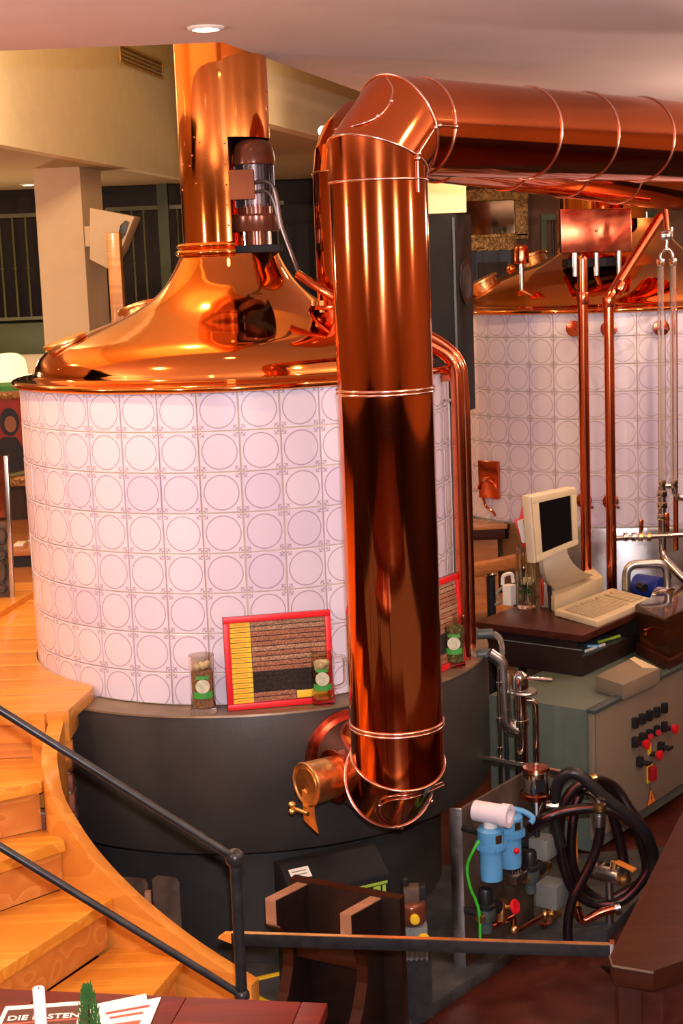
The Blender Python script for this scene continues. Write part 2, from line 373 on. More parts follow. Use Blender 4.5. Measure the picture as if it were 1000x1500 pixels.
def text(body, name, size, origin, ax, material, parent, depth=0.0004):
    cu = bpy.data.curves.new(name, 'FONT'); cu.body = body; cu.size = size; cu.extrude = depth; cu.offset = size*0.015; cu.resolution_u = 3
    tmp = bpy.data.objects.new(name+'_curve', cu); COL.objects.link(tmp)
    bpy.context.view_layer.update(); dg = bpy.context.evaluated_depsgraph_get()
    me = bpy.data.meshes.new_from_object(tmp.evaluated_get(dg)); me.name = name
    bpy.data.objects.remove(tmp); me.materials.clear(); me.materials.append(M_[material])
    o = bpy.data.objects.new(name, me); COL.objects.link(o)
    x, y = Vector(ax[0]).normalized(), Vector(ax[1]).normalized(); z = x.cross(y)
    mw = Matrix(((x.x, y.x, z.x), (x.y, y.y, z.y), (x.z, y.z, z.z))).to_4x4()
    loc = Vector(origin)
    if parent:
        o.parent = parent; loc = loc - Vector(parent.matrix_basis.translation)
    o.matrix_basis = Matrix.Translation(loc) @ mw
    return o

def struct(o): o['kind'] = 'structure'; return o
# ================================================================== the room
FZ, PZ, CZ = -1.05, 0.05, 2.45            # lower floor, wooden platform, low ceiling
K1, R1 = V(-0.42, 6.49, 0), 0.88           # first kettle axis, tile radius
K2, R2 = V(1.74, 9.49, 0), 1.062
struct(MB().box(-8, 6.5, 2.6, 8.2, FZ-0.1, FZ).build('floor', 'red_floor'))
struct(MB().box(-3.2, 2.2, -5, 1.5, -0.15, 0.0).build('floor', 'red_floor'))           # the gallery the photographer stands on
struct(MB().box(-8, -0.2, 8.0, 17, -0.2, -0.1).build('floor', 'oak_dim'))              # dining floor behind the platform
struct(MB().box(-0.2, 6.5, 8.2, 17, FZ-0.1, FZ).build('floor', 'concrete'))
# low ceiling with the open well behind its edge
a_, b_ = Zp(325, 62, CZ), Zp(530, 135, CZ); ed = (b_-a_); c_ = a_ + ed*((12.0-a_.y)/ed.y)
l1, l2 = Zp(0, 212, CZ), Zp(270, 262, CZ); fd = l2-l1
l0 = l1 - fd*1.2; l2x = l2 + fd*0.13
r1, r2 = Zp(400, 183, CZ), Zp(475, 203, CZ); rd = r2-r1
r0 = r1 - rd*0.62; rend = r1 + rd*((12.0-r1.y)/rd.y)
up = V(0, 0, 0.35)
struct(MB().prism([V(-8, -5, CZ), V(6.5, -5, CZ), V(6.5, a_.y, CZ), a_, V(-8, Zp(0, 75, CZ).y, CZ)], up).build('ceiling', 'ceiling', smooth=0))
struct(MB().prism([a_, V(6.5, a_.y, CZ), V(6.5, 17, CZ), V(c_.x, 17, CZ), c_], up).build('ceiling', 'ceiling', smooth=0))
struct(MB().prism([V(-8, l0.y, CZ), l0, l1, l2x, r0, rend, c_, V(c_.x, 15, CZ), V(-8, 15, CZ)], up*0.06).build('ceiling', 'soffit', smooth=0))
struct(MB().box(-8, 6.5, 5, 17.2, 3.6, 3.7).build('ceiling', 'cream', smooth=0))
def wall_slab(p, q, z0, z1, th, name, m):
    d = (q-p); d.z = 0; n = V(d.y, -d.x, 0).normalized()
    p, q = V(p.x, p.y, z0-.001)+n*.012, V(q.x, q.y, z0-.001)+n*.012
    return struct(MB().prism([p, q, q-n*th, p-n*th], V(0, 0, z1-z0)).build(name, m, smooth=0))
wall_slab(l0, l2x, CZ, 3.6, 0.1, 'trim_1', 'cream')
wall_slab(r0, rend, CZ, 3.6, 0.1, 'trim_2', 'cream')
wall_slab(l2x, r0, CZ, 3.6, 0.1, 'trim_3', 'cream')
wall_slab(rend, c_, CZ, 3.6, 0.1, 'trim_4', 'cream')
# enclosing walls
struct(MB().box(-8.1, 6.6, 16.9, 17.0, -1.2, 3.7).build('wall_back', 'dark_wall'))
for z0, z1, m_w in ((-1.2, 0.35, 'dark_wall'), (0.35, 3.7, 'pub_wall')):
    struct(MB().box(-8.1, -8, -5, 17, z0, z1).build('wall_left', m_w))
    struct(MB().box(6.5, 6.6, -5, 17, z0, z1).build('wall_right', m_w))
    struct(MB().box(-8.1, 6.6, -5.1, -5, z0, z1).build('wall_front', m_w))
# cream pillar left of the kettle and the cream beam end right of the pipe
pA, pB, pC = P(64, 480, 12.3), P(131, 480, 12.3), P(165, 480, 12.9)
pil = struct(MB().prism([V(pA.x, 12.3, -0.1), V(pB.x, 12.3, -0.1), V(pC.x, 12.75, -0.1), V(pC.x-0.4, 13.1, -0.1), V(pA.x, 12.9, -0.1)], V(0, 0, CZ+0.1)).build('pillar', 'cream_pale', smooth=0))
q0, q1 = P(600, 311, 8.3), P(683, 311, 8.3)
struct(MB().box(q0.x-0.05, q1.x, 8.3, 8.75, q1.z, CZ).build('beam', 'cream', smooth=0))
# wall behind the second kettle, right of the beam: brown wall with a lit part
wl = P(760, 300, 14.0)
struct(MB().box(0.2, 6.5, 14.2, 14.3, FZ, CZ).build('wall_back', 'brown_wall'))

# ================================================================== wooden platform and stairs
def plank_poly(y0, y1, xl, Rc, xr):
    """plank along X between y0 and y1; its right end follows the kettle"""
    pts = [V(xl, y0, 0)]
    for k in range(7):
        y = y0 + (y1-y0)*k/6; dy = y-K1.y
        x = K1.x - math.sqrt(max(0, Rc*Rc-dy*dy)) if abs(dy) < Rc else 9
        pts.append(V(min(x, xr(y)), y, 0))
    pts.append(V(xl, y1, 0)); return pts
front_r, corner = Zp(100, 1040, PZ), Zp(135, 1008, PZ)
def xr(y): return front_r.x + (corner.x-front_r.x)*max(0, min(1, (y-front_r.y)/(corner.y-front_r.y)))
deck = MB().box(-6.5, -1.36, 5.75, 7.9, -0.06, -0.004).build('platform_floor', 'oak_dim'); struct(deck)
ys = [front_r.y, 5.70, 5.92, 6.14, 6.37, 6.62, 6.88, 7.14, 7.40, 7.66, 7.9]
for i in range(len(ys)-1):
    o = MB().prism([V(p.x, p.y, 0.0) for p in plank_poly(ys[i]+0.002, ys[i+1]-0.002, -6.5, R1+0.012, xr)], V(0, 0, PZ)).build('plank', 'oak', deck, bevel=0.002, smooth=30)
struct(MB().prism([Zp(0, 905, PZ)+V(-0.5, -0.1, 0), Zp(0, 905, PZ), Zp(52, 872, PZ), Zp(40, 868, PZ)+V(-0.9, 0.12, 0)], V(0, 0, 0.025)).build('threshold_board', 'oak'))
# front beam below the platform edge and its skirting
struct(MB().prism([V(-3.0, front_r.y+0.02, -0.075), V(front_r.x-0.005, front_r.y+0.02, -0.075), V(corner.x-0.045, corner.y-0.01, -0.075), V(corner.x-0.25, corner.y+0.02, -0.075), V(-3.0, 5.8, -0.075)], V(0, 0, 0.072)).build('platform_beam', 'oak_string', bevel=0.004))
# brick pier under the corner
pier = struct(MB().box(-1.6, -1.075, 5.70, 5.86, FZ, -0.08).build('brick_pier', 'mortar'))
zc = FZ+0.01; row = 0; bm_ = {}
while zc + 0.066 < -0.07:
    x = -1.082
    lens = [0.10] if row % 2 else [0.21]
    xx = -1.062
    while xx > -1.55:
        w_ = lens[0] if xx == -1.062 else 0.21
        c = V(xx-w_/2, 5.70+0.05, zc+0.033)
        if w_ not in bm_:
            o = MB().box(-w_/2, w_/2, -0.06, 0.11, -0.033, 0.033).build('brick', 'brick', None, bevel=0.004); bm_[w_] = o.data
        else:
            o = bpy.data.objects.new('brick', bm_[w_]); COL.objects.link(o)
        o.parent = pier; o.location = c + V(random.uniform(-.002, .002), random.uniform(-.004, .002), 0)
        xx -= w_ + 0.013
    zc += 0.078; row += 1

stairs = thing('staircase', 'winding oak staircase with curved stringer climbing to the wooden platform', 'stairs', (-1.0, 4.9, FZ))
rise = (PZ-FZ)/6
tz = [PZ - rise*i for i in range(6)]       # 0 is the platform, 5 the lowest tread
def nose(r, l, z, length):
    a = Zp(*r, z); b2 = Zp(*l, z); d = (b2-a).normalized(); return a, a + d*length
NS = [(front_r+V(0.0, 0.0, 0), V(-2.1, front_r.y, PZ)),
      nose((60, 1145), (0, 1157), tz[1], 1.05), nose((95, 1230), (0, 1262), tz[2], 1.15),
      nose((164, 1316), (0, 1422), tz[3], 1.2), nose((268, 1405), (225, 1456), tz[4], 0.92),
      (V(-0.40, 4.83, tz[5]), V(-0.46, 4.05, tz[5]))]
for i in range(1, 6):
    (r, l), (rp, lp) = NS[i], NS[i-1]
    z = tz[i]
    back = [V(lp.x, lp.y, z)+V(-.02, .03, 0), V(rp.x, rp.y, z)+V(-.005, .03, 0)]
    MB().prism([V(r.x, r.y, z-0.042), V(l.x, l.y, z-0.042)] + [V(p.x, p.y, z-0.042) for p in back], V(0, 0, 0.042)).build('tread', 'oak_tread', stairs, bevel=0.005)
for i in range(0, 6):
    r, l = NS[i]; z0 = tz[i+1] if i < 5 else FZ
    d = (l-r).normalized(); n = V(-d.y, d.x, 0)
    if n.dot((NS[i-1][0]-r) if i else V(0, 1, 0)) < 0: n = -n
    a, b2 = r + n*0.03, l + n*0.03
    zt = tz[i]-0.043 if i else -0.076
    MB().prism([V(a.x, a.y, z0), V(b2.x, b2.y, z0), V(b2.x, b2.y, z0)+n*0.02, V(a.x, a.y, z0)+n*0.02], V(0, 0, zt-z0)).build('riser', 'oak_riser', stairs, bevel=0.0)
# curved stringer: plan line just outside the tread ends
pl = [V(front_r.x-0.085, front_r.y-0.02, PZ-0.06), V(front_r.x-0.075, 5.46, PZ-0.09)] + [n_[0] + V(0.004, 0.012, 0) for n_ in NS[1:5]] + [V(-0.36, 4.845, -0.80)]
pl = spline(pl, 6); vs = []; fs = []
for i, p in enumerate(pl):
    d = pl[min(i+1, len(pl)-1)] - pl[max(i-1, 0)]; d.z = 0; d.normalize(); n = V(-d.y, d.x, 0)
    if n.x < 0 and n.y < 0: n = -n
    top = p.z + 0.055; bot = max(FZ, p.z-0.30)
    for off in (0.0, 0.055):
        q = p + n*off; vs += [V(q.x, q.y, top), V(q.x, q.y, bot)]
for i in range(len(pl)-1):
    A, B = i*4, i*4+4
    fs += [(A, B, B+1, A+1), (A+2, A+3, B+3, B+2), (A, A+2, B+2, B), (A+1, B+1, B+3, A+3)]
e = (len(pl)-1)*4; fs += [(0, 1, 3, 2), (e, e+2, e+3, e+1)]
MB().add(vs, fs).build('stringer', 'oak_string', stairs, bevel=0.004, smooth=50)
# iron railing beside the stairs
YR = 4.0
nt_, nb_ = P(345, 1257, YR), P(358, 1458, YR)
rl = thing('stair_railing', 'slim black iron stair railing with a ball-topped newel post', 'railing', (nt_.x, YR, FZ))
nx = nt_.x - 0.002
MB().cyl((nx, YR, FZ), (nx, YR, nt_.z), 0.0155, seg=20).build('newel_post', 'black_iron', rl)
MB().sphere((nx, YR, nt_.z), 0.027, 20, 14).build('ball', 'black_iron', rl)
MB().sphere((nx, YR, nb_.z), 0.022, 18, 12).build('ball', 'black_iron', rl)
MB().lathe([(0.0, 0.012), (0.04, 0.012), (0.045, 0.0), (0, 0)], nx, YR, 20, cz=FZ).build('foot', 'black_iron', rl)
u0, u1 = P(0, 1040, YR-0.02), P(0, 1240, YR-0.02)
for (s_, e_) in (((V(nx, YR, nt_.z)), u0), (V(nx, YR, nb_.z), u1)):
    MB().cyl(s_, s_ + (e_-s_)*1.35, 0.011, seg=16).build('rail', 'black_iron', rl)
pp = nx - 1.05
MB().cyl((pp, YR-0.03, FZ), (pp, YR-0.03, 0.75), 0.0155, seg=16).build('newel_post', 'black_iron', rl)

# ================================================================== kettles
def curved_tile(R, ang, h, v0, v1, gap=0.0045, th=0.007, seg=4):
    """one glazed tile, centre of its face at the origin, front towards -Y, UV over the printed square"""
    w = ang*R - gap; hh = h - gap; ch = 0.0012
    def pt(t, z, d):   # t arc length, d outwards
        a = t/R; return V((R+d)*math.sin(a), R-(R+d)*math.cos(a), z)
    vs = []; uvs = []
    lev = [(0.0, -hh/2, -0.004), (0.0, -hh/2, th-ch), (ch, -hh/2+ch, th), (ch, hh/2-ch, th), (0, hh/2, th-ch), (0, hh/2, -0.004)]
    for j in range(seg+1):
        for (ins, z, d) in lev:
            t = (-w/2+ins) + (w-2*ins)*j/seg
            dd = d if (0 < j < seg or d < th) else d-0.0006
            vs.append(pt(t, z, dd)); uvs.append((0.5+t/(w+gap), v0+(v1-v0)*(0.5+z/h)))
    m_ = len(lev); fs = []
    for j in range(seg):
        for i in range(m_-1): fs.append((j*m_+i, (j+1)*m_+i, (j+1)*m_+i+1, j*m_+i+1))
    fs += [tuple(range(m_)), tuple(range(seg*m_, (seg+1)*m_))[::-1]]
    me = bpy.data.meshes.new('tile'); me.from_pydata(vs, [], fs)
    uvl = me.uv_layers.new(name='UVMap')
    for l in me.loops: uvl.data[l.index].uv = uvs[l.vertex_index]
    bm = bmesh.new(); bm.from_mesh(me); bmesh.ops.recalc_face_normals(bm, faces=bm.faces); bm.to_mesh(me); bm.free()
    me.shade_smooth(); me.set_sharp_from_angle(angle=math.radians(28)); return me
def tile_drum(root, K, R, n, anchor, ks, rows, material):
    ang = 2*PI/n; meshes = {}
    for (zb, zt, v0, v1) in rows:
        key = (round(zt-zb, 4), v0, v1)
        if key not in meshes: meshes[key] = curved_tile(R, ang, zt-zb, v0, v1); meshes[key].materials.append(M_[material])
        for k in ks:
            th = anchor + (k+0.5)*ang
            o = bpy.data.objects.new('tile', meshes[key]); COL.objects.link(o); o.parent = root
            j = random.uniform(-0.0012, 0.0012)
            o.location = V(K.x + (R+j)*math.sin(th), K.y - (R+j)*math.cos(th), (zb+zt)/2) - root.location
            o.rotation_euler = (random.uniform(-.004, .004), 0, th + random.uniform(-.004, .004))
# ---- first kettle
k1 = thing('brewing_kettle', 'big copper-domed brewing kettle clad in white ring-patterned tiles beside the oak stairs', 'kettle', (K1.x, K1.y, FZ))
rows1 = [(1.027, 1.168, 0.0, 0.94)] + [(1.027-0.15*(i+1), 1.027-0.15*i, 0.0, 1.0) for i in range(6)] + [(0.004, 0.127, 0.18, 1.0)]
MB().lathe([(R1-0.003, 0.0), (R1-0.003, 1.17)], K1.x, K1.y, 96).build('drum_wall', 'grout', k1)
tile_drum(k1, K1, R1, 37, -0.9499, range(-5, 17), rows1, 'tile')
dome = [(0.893, 1.166), (0.913, 1.172), (0.918, 1.182), (0.912, 1.193), (0.885, 1.198), (0.842, 1.200), (0.826, 1.210), (0.818, 1.235), (0.800, 1.270), (0.762, 1.305), (0.71, 1.334), (0.62, 1.366), (0.54, 1.394), (0.46, 1.424),
        (0.39, 1.456), (0.325, 1.497), (0.275, 1.545), (0.237, 1.60), (0.213, 1.645), (0.203, 1.668)]
def smooth_prof(pr, n=5):
    return [(p.x, p.y) for p in spline([V(r, z, 0) for r, z in pr], n)]
MB().lathe(smooth_prof(dome[5:]), K1.x, K1.y, 128).build('dome', 'copper', k1, smooth=60)
MB().lathe([(0.86, 1.17)] + smooth_prof(dome[:6], 4) + [(0.80, 1.198)], K1.x, K1.y, 128).build('rim', 'copper', k1, smooth=60)
MB().lathe(smooth_prof([(0.200, 1.662), (0.215, 1.666), (0.221, 1.678), (0.214, 1.690), (0.206, 1.693), (0.214, 1.699), (0.216, 1.708), (0.206, 1.716), (0.19, 1.718)], 3), K1.x, K1.y, 72, math.radians(10), math.radians(10)-2*PI*0.66+0.0).build('collar', 'copper', k1, smooth=60)
RF = 0.187
# flue: whole above the motor opening, open on the front right side beside the motor
MB().lathe([(RF, 2.125), (RF, 3.6), (RF-0.004, 3.6), (RF-0.004, 2.125)], K1.x, K1.y, 96, closed_prof=True).build('flue', 'copper', k1, smooth=40)
MB().lathe([(RF, 1.665), (RF, 2.125), (RF-0.004, 2.125), (RF-0.004, 1.665)], K1.x, K1.y, 72, math.radians(8), math.radians(8)-2*PI*0.66, closed_prof=True).build('flue', 'copper', k1, smooth=40)
for k, (az, zz) in enumerate([(-35, 2.13), (-28, 2.11), (-40, 2.06), (-18, 2.06), (-62, 2.03), (-45, 2.02), (4, 2.02), (4, 2.10), (4, 1.94), (4, 1.86), (4, 1.78), (-68, 1.93), (-36, 1.95), (80, 2.31), (80, 2.25), (80, 2.18)]):
    a = math.radians(az); c = V(K1.x+RF*math.sin(a), K1.y-RF*math.cos(a), zz)
    MB().sphere(c, 0.0045, 8, 6).build('rivet', 'solder', k1)
# dark floor plate under the opening
MB().lathe([(0.0, 1.668), (0.20, 1.668), (0.205, 1.664), (0.0, 1.66)], K1.x, K1.y, 48).build('neck_plate', 'black_box', k1)
# manhole lids on the left flank of the dome
for (x, y, r, zz) in ((-1.075, 6.25, 0.085, 1.345), (-0.83, 6.80, 0.10, 1.455)):
    d = V(x-K1.x, y-K1.y, 0); rad = d.length; d.normalize(); nrm = (d*0.33 + V(0, 0, 1)).normalized()
    c = V(x, y, zz-0.015)
    lid = MB().cyl(c-nrm*0.05, c+nrm*0.012, r*0.92, seg=28).build('manhole', 'brass', k1, bevel=0.003)
    MB().cyl(c+nrm*0.012, c+nrm*0.026, r*1.06, seg=28).build('lid', 'brass', lid, bevel=0.003)
c = P(256, 433, 6.35); MB().sphere(c-V(0, 0, .01), 0.02, 14, 10, sz=0.8).build('inspection_cap', 'copper', k1)
# dark steel plinth with its ledge, and the recess under it
A0, A1 = math.radians(-38), math.radians(150)
MB().lathe([(0.86, 0.0), (1.018, 0.0), (1.020, -0.006), (1.020, -0.52), (1.012, -0.53), (0.80, -0.53), (0.80, -0.5), (0.86, -0.02)], K1.x, K1.y, 96, A0, A1, closed_prof=True).build('plinth', 'dark_steel', k1, bevel=0, smooth=40)
MB().lathe([(0.875, 0.0015), (1.022, 0.0015), (1.024, -0.006), (0.875, -0.002)], K1.x, K1.y, 96, A0, A1, closed_prof=True).build('ledge', 'ledge', k1, smooth=30)
MB().lathe([(0.80, -0.53), (0.80, FZ)], K1.x, K1.y, 72).build('foot', 'dark_steel', k1)
# ---- electric motor in the flue opening
mx_, my_ = -0.300, 6.40
mo = thing('stirrer_motor', 'brown electric stirrer motor standing in the open flue of the kettle', 'motor', (mx_, my_, 1.67))
zf = lambda y: EYE + (404-y)/2273*6.3
MB().lathe(smooth_prof([(0.0, zf(212)), (0.045, zf(214)), (0.074, zf(222)), (0.084, zf(236)), (0.086, zf(249)), (0.08, zf(249))], 4), mx_, my_, 36).build('fan_cowl', 'motor', mo, smooth=50)
fin = MB().cyl((mx_, my_, zf(320)), (mx_, my_, zf(249)), 0.066, seg=36)
for k in range(28):
    a = 2*PI*k/28; d = V(math.sin(a), -math.cos(a), 0); t = V(math.cos(a), math.sin(a), 0)
    fin.obox(V(mx_, my_, (zf(310)+zf(251))/2) + d*0.072, 0.004, 0.018, zf(251)-zf(310), (t, d, V(0, 0, 1)))
fin.build('finned_body', 'motor_fin', mo)
bx = MB().obox((mx_-0.045, my_-0.092, (zf(258)+zf(300))/2), 0.10, 0.05, zf(258)-zf(300)).build('terminal_box', 'terminal_paint', mo, bevel=0.006)
MB().lathe([(0, zf(306)), (0.07, zf(306)), (0.07, zf(320)), (0.095, zf(320)), (0.100, zf(323)), (0.100, zf(341)), (0.095, zf(345)), (0.06, zf(345)), (0, zf(345))], mx_, my_, 40).build('gear_flange', 'motor', mo, smooth=30)
MB().cyl((mx_, my_, 1.685), (mx_, my_, zf(345)), 0.055, seg=28).build('shaft_housing', 'motor', mo)
for k in range(4):
    a = PI/4+k*PI/2; MB().cyl((mx_+0.07*math.cos(a), my_+0.07*math.sin(a), 1.685), (mx_+0.07*math.cos(a), my_+0.07*math.sin(a), zf(345)), 0.008, seg=10).build('bolt', 'chrome', mo)
MB().box(mx_-0.09, mx_+0.10, my_-0.09, my_+0.085, 1.669, 1.700).build('base_plate', 'black_box', mo, bevel=0.006)
cab = spline([V(mx_+0.005, my_-0.098, zf(277)), V(mx_+0.05, my_-0.115, zf(276)), V(mx_+0.085, my_-0.12, zf(290)), P(412, 330, 6.27), P(428, 375, 6.25), P(438, 402, 6.22)], 8)
MB().tube(cab, 0.008, 10).build('cable', 'motor_fin', mo)
cab = spline([V(mx_+0.005, my_-0.098, zf(290)), V(mx_+0.05, my_-0.112, zf(290)), V(mx_+0.078, my_-0.115, zf(305)), P(410, 335, 6.29)], 8)
MB().tube(cab, 0.007, 10).build('cable', 'motor_fin', mo)
# ---- conduit stub that takes the motor cable
a, b2 = P(436, 402, 6.22), P(492, 437, 6.10)
cs = thing('cable_conduit', 'short slanting copper conduit tube on the dome, taking the motor cable', 'tube', (b2.x, b2.y, b2.z))
MB().cyl(a, b2, 0.018, seg=20).build('tube', 'copper_red', cs, bevel=0.002)
MB().cyl(b2, V(b2.x, b2.y+.02, 1.34), 0.014, seg=14).build('post', 'copper_red', cs)

# ================================================================== vapour pipes
def mitred(pts, r, seg=64):
    """straight pipe lengths joined with mitre cuts: returns one ring of points per joint"""
    pts = [Vector(p) for p in pts]; n = len(pts); dirs = [(pts[i+1]-pts[i]).normalized() for i in range(n-1)]
    x = frame_of(dirs[0])[0]; rings = []; frames = []
    for i, d in enumerate(dirs):
        if i: # carry the frame over without twist
            q = dirs[i-1].rotation_difference(d); x = q @ x
        frames.append((x.copy(), d.cross(x)))
    def cut(i, p, nrm):
        d = dirs[i]; X, Y = frames[i]; out = []
        for k in range(seg):
            c = p + (X*math.cos(2*PI*k/seg) + Y*math.sin(2*PI*k/seg))*r
            out.append(c + d*((p-c).dot(nrm)/d.dot(nrm)))
        return out
    res = []
    for i in range(n-1):
        n0 = dirs[0] if i == 0 else (dirs[i-1]+dirs[i]).normalized()
        n1 = dirs[-1] if i == n-2 else (dirs[i]+dirs[i+1]).normalized()
        res.append((cut(i, pts[i], n0), cut(i, pts[i+1], n1)))
    return res, dirs, frames
def pipe_piece(name, A, B, material, parent, steps=1):
    n = len(A); vs = []; fs = []
    for s_ in range(steps+1):
        t = s_/steps; vs += [a.lerp(b2, t) for a, b2 in zip(A, B)]
    for s_ in range(steps):
        o = s_*n; fs += [(o+k, o+(k+1) % n, o+n+(k+1) % n, o+n+k) for k in range(n)]
    return MB().add(vs, fs).build(name, material, parent, smooth=40)
def ring_band(ring, parent, r=0.0045, grow=1.015, name='seam', material='solder', gap=0.0):
    c = sum(ring, V(0, 0, 0))/len(ring)
    mb = MB().tube([c+(p-c)*grow for p in ring], r, 8, closed=True)
    if gap:
        nrm = (ring[1]-ring[0]).cross(ring[len(ring)//4]-ring[0]).normalized()
        mb.tube([c+(p-c)*grow+nrm*gap for p in ring], r, 8, closed=True)
    return mb.build(name, material, parent, smooth=60)
def ring_at(p, d, X, Y, r, seg=64): return [p + (X*math.cos(2*PI*k/seg)+Y*math.sin(2*PI*k/seg))*r for k in range(seg)]
RP = 0.155
px0 = P(551, 260, 5.0); ax_x, ax_y = px0.x+0.006, 5.0
zA = 1.955; hz = P(640, 182, 5.25).z
far_pt = P(1000, 208, 6.25); hd = V(far_pt.x-ax_x, far_pt.y-ax_y, 0).normalized()
hz = far_pt.z
inl = 0.115
Apt = V(ax_x, ax_y, hz-0.10); Bpt = Apt + hd*0.10 + V(0, 0, 0.10); Cpt = Bpt + hd*2.6
# lower elbow, to the flange on the plinth
to_c = V(-0.157, 0.56, 0); dist_c = to_c.length; ld = to_c.normalized()
zl = -0.135
LA = V(ax_x, ax_y, zl+0.105); LB = V(ax_x, ax_y, zl) + ld*0.105; LC = V(ax_x, ax_y, zl-0.055) + ld*0.578
vp = thing('vapour_pipe', 'huge polished copper vapour pipe rising in front of the kettle and turning under the ceiling', 'pipe', (ax_x, ax_y, zl))
pts = [LC, LB, LA, Apt, Bpt, Cpt]
res, dirs, frames = mitred(pts, RP)
names = ['stub', 'elbow_gore', 'riser_pipe', 'elbow_gore', 'cross_pipe']
for (A, B), nm in zip(res, names): pipe_piece(nm, A, B, 'copper_pipe', vp, 1)
for i in (0, 1, 2, 3): ring_band(res[i][1], vp, 0.0042, 1.012)
Xv, Yv = frames[2]
for (py, gap) in ((262, 0.0), (580, 0.012), (1082, 0.012)):
    z = P(560, py, 5.0-RP).z; ring_band(ring_at(V(ax_x, ax_y, z), V(0, 0, 1), Xv, Yv, RP), vp, 0.0042, 1.012, 'band', 'solder', gap)
Xh, Yh = frames[4]
for s_ in (0.10, 0.66, 1.00, 1.36, 1.75, 2.2):
    ring_band(ring_at(Bpt+hd*s_, hd, Xh, Yh, RP), vp, 0.0042, 1.012, 'band')
# riveted straps: curved strap on the upper gore, short lengthwise seams at the elbows
def seam(pts_, r=0.003): MB().tube(pts_, r, 8).build('seam', 'solder', vp, smooth=60)
def on_gore(i, t, k, lift=0.003):
    A, B = res[i]; p = A[k % 64].lerp(B[k % 64], t); c = (sum(A, V(0,0,0))/64).lerp(sum(B, V(0,0,0))/64, t)
    return p + (p-c).normalized()*lift
kf = max(range(64), key=lambda k: (frames[2][0]*math.cos(2*PI*k/64)+frames[2][1]*math.sin(2*PI*k/64)).dot(V(0.75, -0.66, 0)))
seam([on_gore(2, t, kf) for t in (0.945, 0.97, 0.999)])
seam([on_gore(3, t, kf) for t in (0.0, 0.5, 1.0)])
seam([on_gore(4, t, kf) for t in (0.0, 0.02, 0.038)])
def on_pipe(x, y, p0, d, r):
    """where the sight line through a pixel meets the round pipe about the axis p0,d"""
    o, v = V(0, 0, EYE)-p0, _ray(x, y); o = o-d*o.dot(d); v2 = v-d*v.dot(d)
    A, B, C = v2.dot(v2), 2*o.dot(v2), o.dot(o)-r*r; q = max(0.0, B*B-4*A*C)
    return V(0, 0, EYE) + v*((-B-math.sqrt(q))/(2*A))
gd = (Bpt-Apt).normalized()
seam(spline([on_pipe(x, y, Apt, gd, RP+.002) for x, y in ((490, 190), (520, 184), (551, 172), (570, 152), (575, 130), (566, 114))], 5))
for x, y in ((553, 170), (573, 148)): MB().sphere(on_pipe(x, y, Apt, gd, RP+.003), 0.007, 10, 8).build('rivet', 'solder', vp)
for i, k, t in ((3, kf, 0.05), (3, kf, 0.92), (4, kf, 0.005), (4, kf, 0.036), (2, kf, 0.995)):
    MB().sphere(on_gore(i, t, k, 0.004), 0.008, 10, 8).build('rivet', 'solder', vp)
# strap loop on the lower gore
gl_ = (LA-LB).normalized()
seam(spline([on_pipe(x, y, LB, gl_, RP+.002) for x, y in ((648, 1146), (604, 1163), (566, 1168), (551, 1180), (551, 1194), (565, 1207), (590, 1214))], 5))
seam(spline([on_pipe(x, y, LB, gl_, RP+.002) for x, y in ((650, 1150), (606, 1168), (570, 1173), (557, 1183), (558, 1194), (570, 1205))], 5))
for x, y in ((556, 1180), (632, 1174)): MB().sphere(on_pipe(x, y, LB, gl_, RP+.003), 0.006, 10, 8).build('rivet', 'solder', vp)
# wall flange on the plinth
fx, fy, fz = frame_of(ld)
MB().cyl(LC-ld*0.004, LC-ld*0.016, 0.178, seg=56).build('wall_flange', 'copper_dull', vp, bevel=0.003)
# side port with brass cover, left of the stub
sp = LB + ld*0.17; sd = (V(-0.80, -0.60, -0.02)).normalized()
s0 = sp + sd*(RP-0.03)
port = MB().cyl(s0, s0+sd*0.055, 0.085, seg=40).build('side_port', 'copper_dull', vp, bevel=0.002)
MB().cyl(s0+sd*0.048, s0+sd*0.056, 0.094, seg=40).build('port_flange', 'copper_dull', port, bevel=0.002)
e0 = s0+sd*0.056
cap = MB().cyl(e0, e0+sd*0.115, 0.070, 0.076, seg=40, caps=True).build('port_cover', 'brass', vp, bevel=0.004)
e1 = e0+sd*0.115
MB().tube([e1 + (frame_of(sd)[0]*math.cos(t)+frame_of(sd)[1]*math.sin(t))*0.073 for t in [2*PI*i/40 for i in range(40)]], 0.006, 8, closed=True).build('cover_rim', 'brass', cap)
MB().cyl(e1-sd*0.002, e1+sd*0.004, 0.058, seg=32).build('cover_plate', 'brass', cap)
# catch plate and wing bolt hanging from the cover
q = e1 + V(0.005, -0.01, -0.07)
ca = axes_of((0.85, -0.5))
MB().prism([q+ca[0]*x+V(0, 0, z) for x, z in ((-0.028, 0.05), (0.02, 0.03), (0.024, -0.05), (0.034, -0.10), (-0.024, -0.06))], ca[1]*0.008).build('catch_plate', 'brass', vp, bevel=0.002)
h0 = q + V(-0.005, -0.01, -0.015)
MB().cyl(h0-ca[1]*0.03+ca[0]*0.02, h0-ca[0]*0.06, 0.007, seg=12).build('wing_bolt', 'brass', vp)
for dz in (-0.012, 0.012): MB().sphere(h0-ca[0]*0.062+V(0, 0, dz), 0.014, 12, 8, sz=0.8).build('wing', 'brass', vp)

